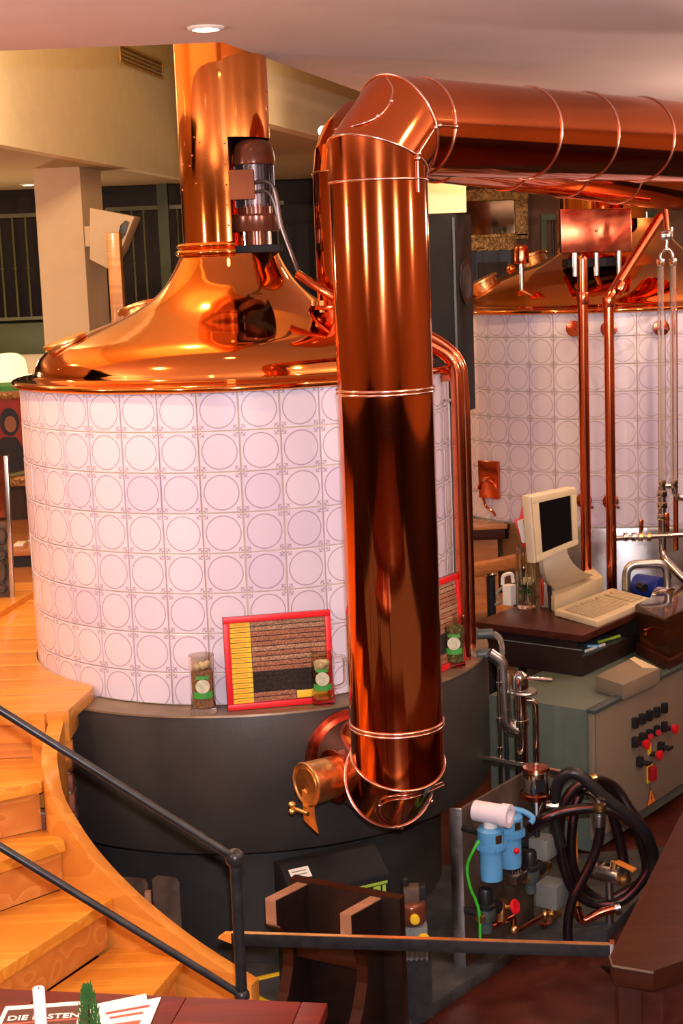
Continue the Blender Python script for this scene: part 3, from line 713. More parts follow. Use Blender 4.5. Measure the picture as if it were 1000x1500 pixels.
# ---- second vapour pipe: from the dome of the first kettle, under the ceiling, over to the right
x2 = P(460, 350, 6.3).x + 0.155; y2 = 6.28
e2 = P(1000, 262, 9.0); z2 = 2.115
d2 = V(2.02-x2, 9.02-y2, 0); d2.normalize()
vp2 = thing('vapour_pipe', 'darker second copper vapour pipe running behind and below the big one', 'pipe', (x2, y2, 1.4))
A2 = V(x2, y2, z2-0.09)
pts2 = [V(x2, y2, 1.45), V(x2, y2, z2-0.16)] + [V(x2, y2, z2-0.16)+V(0, 0, 0.16)*math.sin(t)+d2*(0.16*(1-math.cos(t))) for t in (PI/8, PI/4, 3*PI/8, PI/2)]
pts2.append(pts2[-1] + d2*3.1 + V(0, 0, -0.12))
res2, dr2, fr2 = mitred(pts2, 0.152, 48)
for i, (A, B) in enumerate(res2): pipe_piece('riser_pipe' if i == 0 else ('cross_pipe' if i == len(res2)-1 else 'elbow_gore'), A, B, 'copper_pipe', vp2)
ring_band(res2[0][1], vp2, 0.004, 1.012)
MB().cyl((x2, y2, 1.435), (x2, y2, 1.452), 0.19, seg=48).build('flange', 'copper_red', vp2, bevel=0.003)
for k in range(14):
    a = 2*PI*k/14
    MB().cyl((x2+.172*math.sin(a), y2-.172*math.cos(a), 1.425), (x2+.172*math.sin(a), y2-.172*math.cos(a), 1.470), 0.012, seg=8).build('bolt', 'brass', vp2)
MB().cyl((x2, y2, 1.36), (x2, y2, 1.44), 0.158, seg=48).build('neck', 'copper_red', vp2)
for s_ in (0.5, 1.1, 1.7, 2.3): 
    p = pts2[-2].lerp(pts2[-1], s_/3.1); ring_band(ring_at(p, dr2[-1], *fr2[-1], 0.152, 48), vp2, 0.004, 1.012, 'band')

# ---- bent copper pipes beside the drum, right of the big pipe
def poly_pipe(name, label, pts_, r, material, rad=0.05, seg=16, cat='pipe', group=None, loc=None):
    path = fillet(pts_, rad); path = [Vector(p) for p in path]
    t = thing(name, label, cat, loc or path[-1], group)
    MB().tube(path, r, seg).build('tube', material, t, smooth=50)
    return t
Yb = 6.16
bp = poly_pipe('bent_copper_pipe', 'bent copper pipe with a round shoulder hugging the right side of the tiled kettle', [P(600, 488, Yb), P(622, 500, Yb), P(668, 526, Yb), V(P(672, 650, Yb).x, Yb, P(672, 600, Yb).z), V(P(672, 650, Yb).x, Yb, 0.0)], 0.027, 'copper_red', [0.03, 0.12, 0.06])
xb = P(672, 650, Yb).x
MB().cyl(V(xb, Yb, 0.0), V(xb, Yb, 0.11), 0.0215, seg=16).build('end_sleeve', 'copper_red', bp)
MB().cyl(P(640, 586, 6.3), P(664, 586, Yb), 0.006, seg=10).build('bracket', 'chrome', bp)
bp2 = poly_pipe('bent_copper_pipe', 'second bent copper pipe directly behind the round-shouldered one', [P(600, 480, 6.35), P(640, 497, 6.35), P(676, 526, 6.35), V(P(682, 650, 6.35).x, 6.35, P(680, 600, 6.35).z), V(P(682, 650, 6.35).x, 6.35, 0.0)], 0.022, 'copper_red', [0.04, 0.10, 0.05])
MB().cyl(P(632, 551, 6.25), P(664, 549, Yb+.01), 0.026, seg=18).build('branch', 'copper_red', bp2)
gp = MB().cyl((P(656, 650, 6.75).x, 6.75, -0.5), (P(656, 650, 6.75).x, 6.75, P(655, 606, 6.75).z), 0.036, seg=20)
gp.cyl((P(656, 650, 6.75).x, 6.75, P(655, 606, 6.75).z), (P(656, 650, 6.75).x, 6.75, P(655, 596, 6.75).z), 0.044, seg=20)
tag(gp.build('standpipe', 'trim_blue'), 'dark green standpipe between the kettle and the bent copper pipes', 'pipe')

# ================================================================== second kettle
k2 = thing('brewing_kettle', 'smaller-looking copper-domed kettle at the back, tiled, behind the screen and the thin copper pipes', 'kettle', (K2.x, K2.y, FZ))
rows2 = [(1.175, 1.302, 0.0, 0.86)] + [(1.175-0.15*(i+1), 1.175-0.15*i, 0.0, 1.0) for i in range(7)]
MB().lathe([(R2-0.003, 0.12), (R2-0.003, 1.31)], K2.x, K2.y, 96).build('drum_wall', 'grout', k2)
tile_drum(k2, K2, R2, 44, -0.8166-2*PI/44*0, range(-6, 16), rows2, 'tile_ring')
dome2 = [(1.075, 1.300), (1.095, 1.306), (1.100, 1.316), (1.094, 1.326), (1.06, 1.332), (1.02, 1.336), (0.985, 1.345), (0.94, 1.385), (0.87, 1.43), (0.76, 1.49), (0.64, 1.538), (0.50, 1.583), (0.40, 1.625), (0.33, 1.68), (0.28, 1.75), (0.262, 1.82)]
MB().lathe(smooth_prof(dome2[5:]), K2.x, K2.y, 96).build('dome', 'copper', k2, smooth=60)
MB().lathe([(1.03, 1.30)] + smooth_prof(dome2[:6], 4) + [(0.98, 1.335)], K2.x, K2.y, 96).build('rim', 'copper', k2, smooth=60)
xf = P(818, 290, 9.25).x
MB().cyl((K2.x-0.10, K2.y, 1.78), (K2.x-0.10, K2.y, CZ-0.005), 0.262, seg=48).build('flue', 'copper', k2)
MB().lathe([(1.0, 0.12), (1.075, 0.12), (1.08, 0.10), (1.08, FZ)], K2.x, K2.y, 96).build('base', 'stainless', k2, smooth=40)
# sight dome (copper cap on a stem) and hinged lids on the left of the dome
sdm = P(763, 372, 8.95); zs = P(763, 400, 8.95).z
MB().cyl(V(sdm.x, sdm.y, 1.42), V(sdm.x, sdm.y, P(763, 382, 8.95).z), 0.013, seg=12).build('stem', 'chrome', k2)
MB().lathe(smooth_prof([(0.0, 0.055), (0.025, 0.052), (0.040, 0.038), (0.043, 0.0), (0.043, -0.045), (0.036, -0.055), (0, -0.055)], 3), sdm.x, sdm.y, 28, cz=sdm.z).build('sight_cap', 'copper_red', k2, smooth=50)
for (px_, py_, Y_, w_) in ((706, 413, 9.45, 0.10), (782, 378, 9.9, 0.09)):
    c = P(px_, py_, Y_); a = (V(c.x-K2.x, c.y-K2.y, 0)).normalized(); nrm = (a*0.45+V(0, 0, 1)).normalized()
    h_ = MB().cyl(c-nrm*0.05, c, w_*0.85, seg=24).build('manhole', 'brass', k2)
    MB().cyl(c, c+nrm*0.018, w_, seg=24).build('lid', 'brass', h_, bevel=0.003)
c = P(748, 394, 9.05); MB().sphere(c, 0.028, 14, 10).build('inspection_cap', 'copper', k2)
# copper gear housing box over the neck of the second kettle
Yx = 8.75
b0, b1 = P(820, 306, Yx), P(925, 369, Yx)
gb = thing('gear_housing', 'square shiny copper housing box on legs above the rear kettle dome', 'box', ((b0.x+b1.x)/2, Yx+.15, b1.z))
tl, tr, bl, br = P(820, 306, Yx), P(924, 305, Yx+.02), P(822, 371, Yx), P(926, 369, Yx+.02)
MB().prism([bl, br, tr, tl], V(0.02, 0.30, 0)).build('housing', 'copper_dull', gb, bevel=0.006, smooth=30)
MB().sphere((tl+br)/2+V(0, -0.002, 0.0), 0.010, 10, 8).build('lock_screw', 'chrome', gb)
for (px_, dy) in ((842, 0.03), (873, 0.05), (906, 0.03), (845, 0.22), (905, 0.22)):
    p = P(px_, 370, Yx+dy); rr = math.hypot(p.x-K2.x, p.y-K2.y); zb = 1.50 if rr > 0.6 else 1.58
    MB().cyl(V(p.x, p.y, zb), V(p.x, p.y, p.z+0.01), 0.016, seg=12).build('leg', 'black_iron' if dy > .1 else 'chrome', gb)
MB().obox(((b0.x+b1.x)/2, Yx+0.17, b1.z-0.05), 0.30, 0.22, 0.05).build('gear_plate', 'black_box', gb, bevel=0.005)

# ---- thin copper pipes standing in front of the rear kettle
Yp = 8.22
def rosette(root, x, z, y=None):
    th = math.asin(max(-1, min(1, (x-K2.x)/(R2+0.01)))); yy = K2.y - (R2+0.012)*math.cos(th)
    d = V(math.sin(th), -math.cos(th), 0); c = V(x, yy, z)
    r_ = MB().cyl(c-d*0.002, c+d*0.012, 0.044, seg=24).build('rosette', 'copper_dull', root, bevel=0.002)
    MB().cyl(c, V(x, Yp, z), 0.008, seg=10).build('standoff', 'copper_dull', r_)
xa = P(855, 560, Yp).x
p1 = thing('copper_riser_pipe', 'left of two thin upright copper pipes before the rear kettle, ending under its dome box', 'pipe', (xa, Yp, FZ))
MB().cyl((xa, Yp, FZ), (xa, Yp, P(855, 380, Yp).z), 0.0275, seg=18).build('tube', 'copper_red', p1)
MB().sphere((xa, Yp, P(855, 380, Yp).z), 0.0275, 14, 10).build('end_cap', 'copper_red', p1)
MB().cyl((xa, Yp, P(855, 446, Yp).z), (xa, Yp, P(855, 428, Yp).z), 0.034, seg=18).build('collar', 'copper_red', p1, bevel=0.002)
rosette(p1, P(844, 482, 8.43).x, P(845, 482, 8.43).z); rosette(p1, P(858, 735, 8.43).x, P(858, 735, 8.43).z)
xb2 = P(893, 600, Yp).x
p2 = thing('copper_riser_pipe', 'thin upright copper pipe before the rear kettle with a long slanting upper arm', 'pipe', (xb2, Yp, FZ))
path = fillet([V(xb2, Yp, FZ), V(xb2, Yp, P(893, 436, Yp).z), P(967, 318, Yp+.35)], 0.06, 6)
MB().tube(path, 0.027, 18).build('tube', 'copper_red', p2, smooth=50)
MB().cyl((xb2, Yp, P(893, 450, Yp).z), (xb2, Yp, P(893, 434, Yp).z), 0.034, seg=18).build('collar', 'copper_red', p2, bevel=0.002)
pj = P(902, 428, Yp+.02); dj = (path[-1]-path[-3]).normalized(); MB().cyl(pj, pj+dj*0.06, 0.034, seg=18).build('collar', 'copper_red', p2, bevel=0.002)
rosette(p2, P(892, 482, 8.43).x, P(892, 482, 8.43).z); rosette(p2, P(895, 735, 8.43).x, P(895, 735, 8.43).z)
xc = P(983, 560, 8.26).x+0.02
p3 = tag(MB().tube(fillet([V(xc, 8.26, 0.02), V(xc, 8.26, P(984, 452, 8.26).z), V(xc+0.02, 8.4, P(984, 448, 8.26).z)], 0.02), 0.014, 14).build('copper_tube', 'copper_red'), 'thinnest copper tube right of the glass gauge tubes before the rear kettle', 'pipe')
# ---- sight glass gauge: two glass tubes with a chrome yoke on top and valves below
Yg = 8.12
g0, g1 = P(968, 560, Yg), P(986, 560, Yg)
sg = thing('sight_gauge', 'pair of glass gauge tubes with chrome yoke and valve fittings before the rear kettle', 'gauge', (g0.x, Yg, 0.0))
zt, zb = P(976, 388, Yg).z, P(976, 705, Yg).z
for g in (g0, g1):
    MB().cyl((g.x, Yg, zb), (g.x, Yg, zt), 0.0165, seg=16).build('glass_tube', 'tube_glass', sg)
    MB().cyl((g.x, Yg, zt-0.005), (g.x, Yg, zt+0.03), 0.022, seg=6).build('nut', 'chrome', sg, bevel=0.002)
    MB().cyl((g.x, Yg, zb-0.03), (g.x, Yg, zb+0.01), 0.022, seg=6).build('nut', 'chrome', sg, bevel=0.002)
gm = (g0.x+g1.x)/2; hw = (g1.x-g0.x)/2
MB().tube([V(gm+hw*math.cos(t), Yg, zt+0.03+0.05*math.sin(t)) for t in [PI*i/10 for i in range(11)]], 0.009, 12).build('yoke', 'chrome', sg)
MB().cyl((gm, Yg, zt+0.078), (gm, Yg, zt+0.13), 0.010, seg=12).build('stem', 'chrome', sg)
vv = MB().obox((gm, Yg, zt+0.15), 0.055, 0.03, 0.05).build('valve_block', 'chrome', sg, bevel=0.006)
MB().cyl((gm+.03, Yg, zt+0.14), (gm+.03, Yg, zt+0.19), 0.006, seg=8).build('valve_pin', 'chrome', vv)
MB().cyl((gm+0.005, Yg, zt+0.17), (gm+0.005, Yg+.05, zt+0.28), 0.016, seg=12).build('top_tube', 'copper_red', sg)
MB().cyl((g0.x-0.02, Yg, zb-0.025), (g1.x+0.02, Yg, zb-0.025), 0.014, seg=12).build('manifold', 'chrome', sg)
pth = fillet([V(g0.x, Yg, zb-0.02), V(g0.x, Yg, P(972, 815, Yg).z), P(1003, 850, Yg-.15), P(1040, 880, Yg-.3)], 0.05)
MB().tube(pth, 0.021, 14).build('drain_pipe', 'chrome', sg, smooth=50)
for py in (718, 735, 752): MB().cyl((g0.x, Yg, P(970, py, Yg).z), (g0.x, Yg, P(970, py+9, Yg).z), 0.03, seg=6).build('union_nut', 'chrome', sg, bevel=0.002)
MB().tube(fillet([V(g1.x, Yg, zb-0.025), V(g1.x+0.01, Yg, zb-0.09), V(g1.x+0.16, Yg, zb-0.09)], 0.05), 0.017, 14).build('side_pipe', 'chrome', sg, smooth=50)
hl = MB().obox(P(977, 765, Yg-.03), 0.022, 0.012, 0.10).build('valve_handle', 'copper_red', sg, bevel=0.003)
rosette(sg, P(967, 480, 8.43).x, P(967, 480, 8.43).z)
# chrome tap pipe at the foot of the rear kettle
Yt = 8.10
t0, t1 = P(902, 788, Yt), P(1010, 783, Yt)
tp = thing('tap_pipe', 'horizontal chrome tap pipe with copper lever at the foot of the rear kettle', 'pipe', tuple(t0))
MB().cyl(t0, t1, 0.012, seg=12).build('tube', 'chrome', tp)
for px_ in (916, 928, 938, 950): MB().cyl(P(px_-3, 786, Yt), P(px_+3, 786, Yt), 0.022, seg=10).build('fitting', 'brass' if px_ > 930 else 'chrome', tp, bevel=0.002)
MB().cyl(P(938, 786, Yt), P(938, 772, Yt), 0.008, seg=10).build('stem', 'chrome', tp)
MB().obox(P(939, 769, Yt), 0.022, 0.02, 0.06).build('lever', 'copper_red', tp, bevel=0.004)
# bent steel pipe loop
Ys = 7.9
lp = tag(MB().tube(fillet([P(918, 900, Ys), P(917, 827, Ys), P(976, 824, Ys), P(978, 870, Ys)], 0.06), 0.022, 16).build('steel_pipe_loop', 'stainless', smooth=50), 'bent stainless pipe loop over the blue pump at the rear kettle', 'pipe')

# ================================================================== things on the ledge of the first kettle
def on_ledge(th, r): return V(K1.x + r*math.sin(th), K1.y - r*math.cos(th), 0.0018)
def th_of(px_, py_): p = Zp(px_, py_, 0); return math.atan2(p.x-K1.x, K1.y-p.y)
def glass_mug(c, h, r, name, label, handle=None, band=True):
    t = thing(name, label, 'glass', tuple(c), None)
    w = 0.0035
    prof = [(0, 0.0), (r*1.04, 0.0), (r*1.08, 0.006), (r*1.02, 0.018), (r*0.98, 0.03), (r, h*0.5), (r*1.02, h), (r*1.02-w, h), (r-w, h*0.5), (r*0.98-w, 0.03), (r*0.9, 0.02), (0, 0.018)]
    MB().lathe(prof, c.x, c.y, 40, cz=c.z).build('body', 'glass', t, smooth=40)
    if handle:
        a = V(*handle, 0).normalized()
        pth = fillet([c+a*(r*0.98)+V(0, 0, h*0.82), c+a*(r+0.045)+V(0, 0, h*0.84), c+a*(r+0.045)+V(0, 0, h*0.30), c+a*(r*0.98)+V(0, 0, h*0.26)], 0.03)
        MB().tube(pth, 0.008, 12).build('handle', 'glass', t, smooth=50)
    if band:   # printed label: green arcs round a pale crest
        d = V(-c.x, -c.y, 0).normalized(); a0 = math.atan2(d.x, -d.y)
        def patch(z0, z1, half, m, nm, lift):
            MB().lathe([(r+lift, z0), (r+lift, z1)], c.x, c.y, 10, a0-half, a0+half, cz=c.z).build(nm, m, t, smooth=60)
        patch(h*0.28, h*0.40, 0.85, 'green_label', 'label_band', 0.0012)
        patch(h*0.62, h*0.68, 0.55, 'green_label', 'label_band', 0.0012)
        x = V(math.cos(a0), math.sin(a0), 0)
        cc = c + d*(r+0.0016) + V(0, 0, h*0.50)
        MB().prism([cc + x*(0.026*math.cos(q))+V(0, 0, 0.026*math.sin(q)) for q in [2*PI*i/24 for i in range(24)]], d*0.0008).build('label_crest', 'crest', t)
    return t
def filling(c, r, z0, z1, m, name, label, bumps=30):
    mb = MB().cyl(c+V(0, 0, z0), c+V(0, 0, z1), r, seg=24)
    for k in range(bumps):
        a = random.uniform(0, 2*PI); q = r*math.sqrt(random.random())*0.85
        mb.sphere(c+V(q*math.cos(a), q*math.sin(a), z1), random.uniform(0.005, 0.010), 6, 4, sz=0.6)
    return tag(mb.build(name, m, smooth=0), label, 'grain', kind='stuff')
m1 = on_ledge(th_of(301, 1040), 0.965)
glass_mug(m1, 0.215, 0.046, 'beer_glass', 'tall straight glass filled with malt grain left of the red-framed board')
filling(m1, 0.040, 0.022, 0.155, 'malt_pale', 'malt_grain', 'brown malt grain filling the glass left of the red-framed board')
mb = MB()
for k in range(9): mb.sphere(m1+V(random.uniform(-.022, .022), random.uniform(-.022, .022), 0.17+random.uniform(0, .014)), 0.012, 8, 6)
tag(mb.build('hop_cones', 'petal'), 'pale hop cones lying on the malt in the left glass', 'hops', kind='stuff')
m2 = on_ledge(th_of(468, 1026), 0.958)
glass_mug(m2, 0.205, 0.043, 'beer_mug', 'handled glass beer mug standing at the right edge of the red-framed board', handle=(1, 0.25))
mb = MB().cyl(m2+V(0, 0, 0.02), m2+V(0, 0, 0.032), 0.036, seg=24)
tag(mb.build('beer_rest', 'brass'), 'dark dregs in the bottom of the handled mug', 'drink', kind='stuff')
mb = MB()
for k in range(16): mb.sphere(m2+V(random.uniform(-.024, .024), random.uniform(-.024, .024), random.uniform(.125, .158)), 0.014, 8, 6)
tag(mb.build('hop_cones', 'petal'), 'pale hop cones stuck in the top of the handled mug', 'hops', kind='stuff')
m3 = on_ledge(th_of(665, 976), 0.955)
glass_mug(m3, 0.205, 0.043, 'beer_glass', 'straight glass full of green hops right of the big copper pipe')
filling(m3, 0.037, 0.022, 0.165, 'hops', 'hop_pellets', 'green brown hop pellets filling the glass right of the big pipe', 40)

def malt_board(th, dist, label, tilt=0.10, w=0.40, h=0.345, full=True):
    n = V(math.sin(th), -math.cos(th), 0); x = V(math.cos(th), math.sin(th), 0)
    base = K1 + n*dist + V(0, 0, 0.0018); upv = (V(0, 0, 1) - n*tilt).normalized(); nn = x.cross(upv).normalized()
    if nn.dot(n) < 0: nn = -nn
    t = thing('malt_sample_board', label, 'board', tuple(base))
    at_ = lambda a, b2, o=0: base + x*a + upv*b2 + nn*o
    fw = 0.022
    def slab(nm, a0, a1, b0, b1, o0, o1, m, bev=0.0, parent=t):
        return MB().prism([at_(a0, b0, o0), at_(a1, b0, o0), at_(a1, b1, o0), at_(a0, b1, o0)], nn*(o1-o0)).build(nm, m, parent, bevel=bev, smooth=30)
    slab('backing', -w/2, w/2, 0, h, -0.012, 0, 'black')
    for a0, a1, b0, b1 in ((-w/2, w/2, 0, fw), (-w/2, w/2, h-fw, h), (-w/2, -w/2+fw, fw, h-fw), (w/2-fw, w/2, fw, h-fw)):
        slab('frame_rail', a0, a1, b0, b1, -0.012, 0.014, 'red', 0.003)
    xs = -w/2+fw; xe = w/2-fw; xm = xs + 0.078; rows = 16; rh = (h-2*fw)/rows
    for k in range(rows):
        zb = h-fw-rh*(k+1)
        slab('name_strip', xs+0.001, xm-0.001, zb+0.0012, zb+rh-0.0012, 0, 0.004, 'yellow', 0.0)
        slab('strip_text', xs+0.014, xm-0.018, zb+rh*0.42, zb+rh*0.58, 0.004, 0.0043, 'orange', 0.0)
        m = 'malt_pale' if k in (0, 1, 5, 7) else ('malt_black' if 10 <= k <= 13 else 'malt_amber')
        x1_ = xe if k < 14 else (xe-0.12)
        slab('malt_row', xm+0.001, x1_, zb+0.0015, zb+rh-0.0015, 0, 0.005, m, 0.0015)
    slab('title_strip', xe-0.118, xe, fw+0.004, fw+2*rh-0.006, 0, 0.005, 'yellow', 0.001)
    return t
malt_board(math.radians(10.5), 0.937, 'red-framed board with yellow name strips and rows of malt samples, leaning on the tiles', tilt=0.08)
malt_board(math.radians(57), 0.940, 'second red-framed sample board, mostly hidden behind the big copper pipe', tilt=0.08, h=0.36)
# hose ends on the ledge at the right
sl = thing('ledge_hoses', 'loop of clear hose with two dark rubber sleeves lying on the plinth ledge', 'hose', tuple(P(715, 965, 6.2)))
for (ya, yb_) in ((929, 928), (959, 957)):
    MB().cyl(P(698, ya, 6.2), P(722, yb_, 6.2), 0.021, seg=14).build('rubber_sleeve', 'trim_blue', sl, bevel=0.003)
MB().tube(spline([P(722, 957, 6.2), P(728, 962, 6.18), P(736, 975, 6.16)], 6), 0.017, 12).build('clear_hose', 'copper_dull', sl)
MB().tube(spline([P(680, 922, 6.2), P(683, 944, 6.18), P(692, 958, 6.19), P(700, 959, 6.2)], 6), 0.007, 10).build('clear_hose', 'tube_glass', sl)
MB().tube(spline([P(722, 928, 6.2), P(731, 934, 6.2), P(735, 950, 6.2), P(734, 965, 6.2)], 6), 0.012, 10).build('clear_hose', 'tube_glass', sl)

# ================================================================== machinery right of the plinth
dr = struct(MB().prism([Zp(590, 1520, FZ), Zp(760, 1402, FZ), Zp(890, 1380, FZ), V(1.5, 6.6, FZ), V(-1.0, 6.3, FZ), V(-0.6, 4.95, FZ)], V(0, 0, 0.05)).build('drain_slab', 'concrete', bevel=0.006))
# steel plate panel
zP = P(672, 1185, 5.45).z; pA_ = P(676, 1185, 5.45); pB_ = Zp(778, 1126, zP)
pd_ = (pB_-pA_); pd_.z = 0; plen = pd_.length; pd_.normalize(); pn_ = V(pd_.y, -pd_.x, 0)
def onp(x, y, off=0.0, p0=pA_, n=pn_):
    r = _ray(x, y); o = V(0, 0, EYE); t = ((p0 + n*off - o).dot(n))/r.dot(n); return o + r*t
pan = thing('steel_partition', 'brown stained steel mounting plate standing beside the dark plinth', 'partition', (pA_.x, pA_.y, FZ+0.05))
MB().prism([V(pA_.x, pA_.y, FZ+.05), V(pB_.x, pB_.y, FZ+.05), V(pB_.x, pB_.y, zP), V(pA_.x, pA_.y, zP)], -pn_*0.012).build('plate', 'rust_plate', pan, bevel=0.002)
MB().prism([V(pA_.x, pA_.y, FZ+.05), V(pA_.x, pA_.y, FZ+.05)-V(0.045, -0.01, 0), V(pA_.x, pA_.y, zP)-V(0.045, -0.01, 0), V(pA_.x, pA_.y, zP)], V(0.004, 0.012, 0)).build('edge_flange', 'stainless', pan, bevel=0.003)
UPZ = V(0, 0, 1)
def filter_unit(x, yt, yb_, off, name, label, tee):
    t0 = onp(x, yt, off); t1 = onp(x+3, yb_, off); c = V(t0.x, t0.y, 0); r = 0.050
    t = thing(name, label, 'filter', (t0.x, t0.y, t1.z)); H_ = t0.z-t1.z
    MB().lathe(smooth_prof([(0, 0), (r*0.72, 0), (r*0.80, 0.008), (r*0.82, 0.03), (r*0.84, H_*0.62)], 3), c.x, c.y, 32, cz=t1.z).build('bowl', 'blue', t, smooth=50)
    nut = MB().cyl(c+UPZ*(t1.z+H_*0.60), c+UPZ*(t1.z+H_*0.70), r*1.06, seg=32)
    for k in range(22):
        a = 2*PI*k/22; d = V(math.sin(a), -math.cos(a), 0)
        nut.obox(c+UPZ*(t1.z+H_*0.65)+d*r*1.07, 0.006, 0.006, H_*0.10, (V(d.y, -d.x, 0), d, UPZ))
    nut.build('lock_ring', 'blue', t)
    MB().lathe([(0, H_), (r*0.8, H_), (r*0.98, H_*0.95), (r*0.98, H_*0.70), (0, H_*0.7)], c.x, c.y, 32, cz=t1.z).build('head', 'blue', t, smooth=30)
    d = V(-c.x*0+0.5, -0.86, 0).normalized(); lb = c + d*(r*0.99) + UPZ*(t1.z+H_*0.83); lx = V(-d.y, d.x, 0)
    MB().obox(lb, 0.026, 0.002, 0.030, (lx, d, UPZ)).build('sticker', 'brass', t)
    MB().cyl(c+UPZ*(t1.z+H_*0.86)-pn_*off*0.98, c+UPZ*(t1.z+H_*0.86)-pn_*(r*0.8), 0.012, seg=12).build('inlet', 'black_iron', t)
    if tee:
        a_x = V(0.80, -0.45, -0.02).normalized(); m_ = c + UPZ*(t0.z+0.052)
        MB().cyl(c+UPZ*t0.z, c+UPZ*(t0.z+0.03), 0.026, seg=24).build('neck', 'white', t)
        te = MB().cyl(m_-a_x*0.062, m_+a_x*0.055, 0.038, seg=32).build('tee', 'candle', t, bevel=0.004)
        te2 = MB().lathe([(0.043, -0.016), (0.043, 0.016), (0.026, 0.016), (0.026, -0.016)], 0, 0, 32, closed_prof=True)
        q = V(0, 0, 1).rotation_difference(a_x).to_matrix(); te2.v = [q @ v + m_ + a_x*0.062 for v in te2.v]
        te2.build('socket', 'candle', te, smooth=40)
        MB().cyl(m_+a_x*0.048, m_+a_x*0.058, 0.028, seg=24).build('bore', 'motor', te)
    else:
        MB().lathe([(0, 0.012), (0.020, 0.012), (0.026, 0.0), (0, 0)], c.x, c.y, 24, cz=t0.z).build('cap', 'grey_box', t)
        w0 = c + UPZ*(t0.z-0.008)
        MB().tube(spline([w0+V(-.03, .02, 0), w0+V(0.0, .02, .018), w0+V(.05, .01, .012), w0+V(.085, -.01, -.008), w0+V(.075, -.02, -.024)], 5), 0.011, 10).build('spanner_arm', 'blue', t)
        MB().sphere(c + V(0.45, -0.88, 0)*(r*0.8)+UPZ*(t1.z+H_*0.36), 0.013, 12, 8).build('red_seal', 'red', t)
    return t
filter_unit(718, 1211, 1287, 0.12, 'water_filter', 'blue filter housing with a thick white tee on top', True)
filter_unit(746, 1192, 1268, 0.10, 'water_filter', 'blue filter housing with a red seal, behind the one with the white tee', False)
tag(MB().tube(spline([onp(702, 1231, .12), onp(692, 1248, .10), onp(684, 1270, .07), onp(688, 1298, .07), onp(697, 1320, .08), onp(702, 1340, .09), onp(703, 1375, .09)], 8), 0.0055, 10).build('green_hose', 'green_tube'), 'thin bright green plastic hose curving down the steel panel', 'hose')
# stainless strainer above the panel
c0 = onp(786, 1200, 0.07); sx, sy = c0.x, c0.y
st_ = thing('steel_strainer', 'polished steel strainer can with a copper-coloured cap at the panel top', 'strainer', (sx, sy, c0.z))
zz = lambda y: onp(783, y, 0.07).z
MB().lathe([(0, zz(1128)), (0.046, zz(1128)), (0.050, zz(1131)), (0.050, zz(1162)), (0.056, zz(1162)), (0.056, zz(1168)), (0.050, zz(1168)), (0.046, zz(1196)), (0.030, zz(1200)), (0, zz(1200))], sx, sy, 36).build('can', 'chrome', st_, smooth=35)
MB().lathe([(0.060, 0.012), (0.066, 0.008), (0.066, -0.008), (0.060, -0.012)], sx, sy, 36, cz=zz(1165), closed_prof=True).build('clamp_ring', 'copper_dull', st_)
MB().lathe([(0, 0.012), (0.050, 0.010), (0.053, 0.0), (0.050, -0.002)], sx, sy, 36, cz=zz(1128)).build('cap', 'copper_dull', st_)  # cap coloured dull copper
MB().cyl((sx, sy, zz(1128)), (sx, sy, zz(1120)), 0.012, seg=14).build('vent_stud', 'chrome', st_)
MB().cyl((sx, sy, zz(1198)), (sx, sy, zz(1250)), 0.012, seg=12).build('outlet', 'black_iron', st_)
MB().cyl((sx, sy, zz(1180)), (sx+0.085, sy-0.02, zz(1182)), 0.030, seg=20).build('side_port', 'chrome', st_, bevel=0.003)
MB().obox((sx+.01, sy-.051, zz(1146)), 0.035, 0.003, 0.05).build('name_plate', 'black_box', st_)
# grey valve actuators
for (x, y, sz, lab) in ((795, 1240, .085, 'upper grey valve actuator box on the steel panel'), (808, 1308, .10, 'lower and wider grey valve actuator box on the steel panel')):
    c = onp(x, y, 0.09); t = thing('valve_actuator', lab, 'box', (c.x, c.y, c.z-sz/2))
    MB().obox(c, sz*1.0, sz*0.95, sz*0.95, (pd_, -pn_, UPZ)).build('case', 'grey_box', t, bevel=0.005)
    MB().cyl(c-UPZ*sz*0.47, c-UPZ*(sz*0.47+0.05), 0.022, seg=16).build('stem', 'brass', t)
    MB().cyl(c-UPZ*(sz*0.47+0.05)-pd_*0.04, c-UPZ*(sz*0.47+0.05)+pd_*0.04, 0.020, seg=16).build('valve_body', 'brass', t, bevel=0.002)
    MB().cyl(c-pn_*0.087, c-pn_*0.04, 0.02, seg=12).build('bracket', 'black_iron', t)
# regulators with black knobs
for (x, y, lab) in ((711, 1318, 'black-knobbed pressure regulator low on the panel by the green hose'), (776, 1262, 'black-knobbed pressure regulator below the steel strainer')):
    c = onp(x, y, 0.09); t = thing('pressure_regulator', lab, 'valve', (c.x, c.y, c.z-0.09))
    MB().lathe([(0, 0.045), (0.022, 0.045), (0.026, 0.038), (0.028, -0.012), (0.034, -0.016), (0.034, -0.03), (0, -0.03)], c.x, c.y, 24, cz=c.z).build('knob', 'black', t, smooth=30)
    MB().obox(c-UPZ*0.058, 0.055, 0.055, 0.05, (pd_, -pn_, UPZ)).build('body', 'trim_blue', t, bevel=0.008)
    MB().cyl(c-UPZ*0.082, c-UPZ*0.125, 0.022, seg=18).build('drain_bowl', 'trim_blue', t)
    MB().cyl(c-UPZ*0.058-pd_*0.05, c-UPZ*0.058+pd_*0.06, 0.016, seg=14).build('fitting', 'brass', t)
    MB().cyl(c-UPZ*0.058-pn_*0.088, c-UPZ*0.058, 0.014, seg=10).build('bracket', 'black_iron', t)
    g = MB().cyl(c+pd_*0.05-UPZ*0.04, c+pd_*0.05-UPZ*0.04+pn_*0.03, 0.024, seg=20).build('gauge', 'black', t)
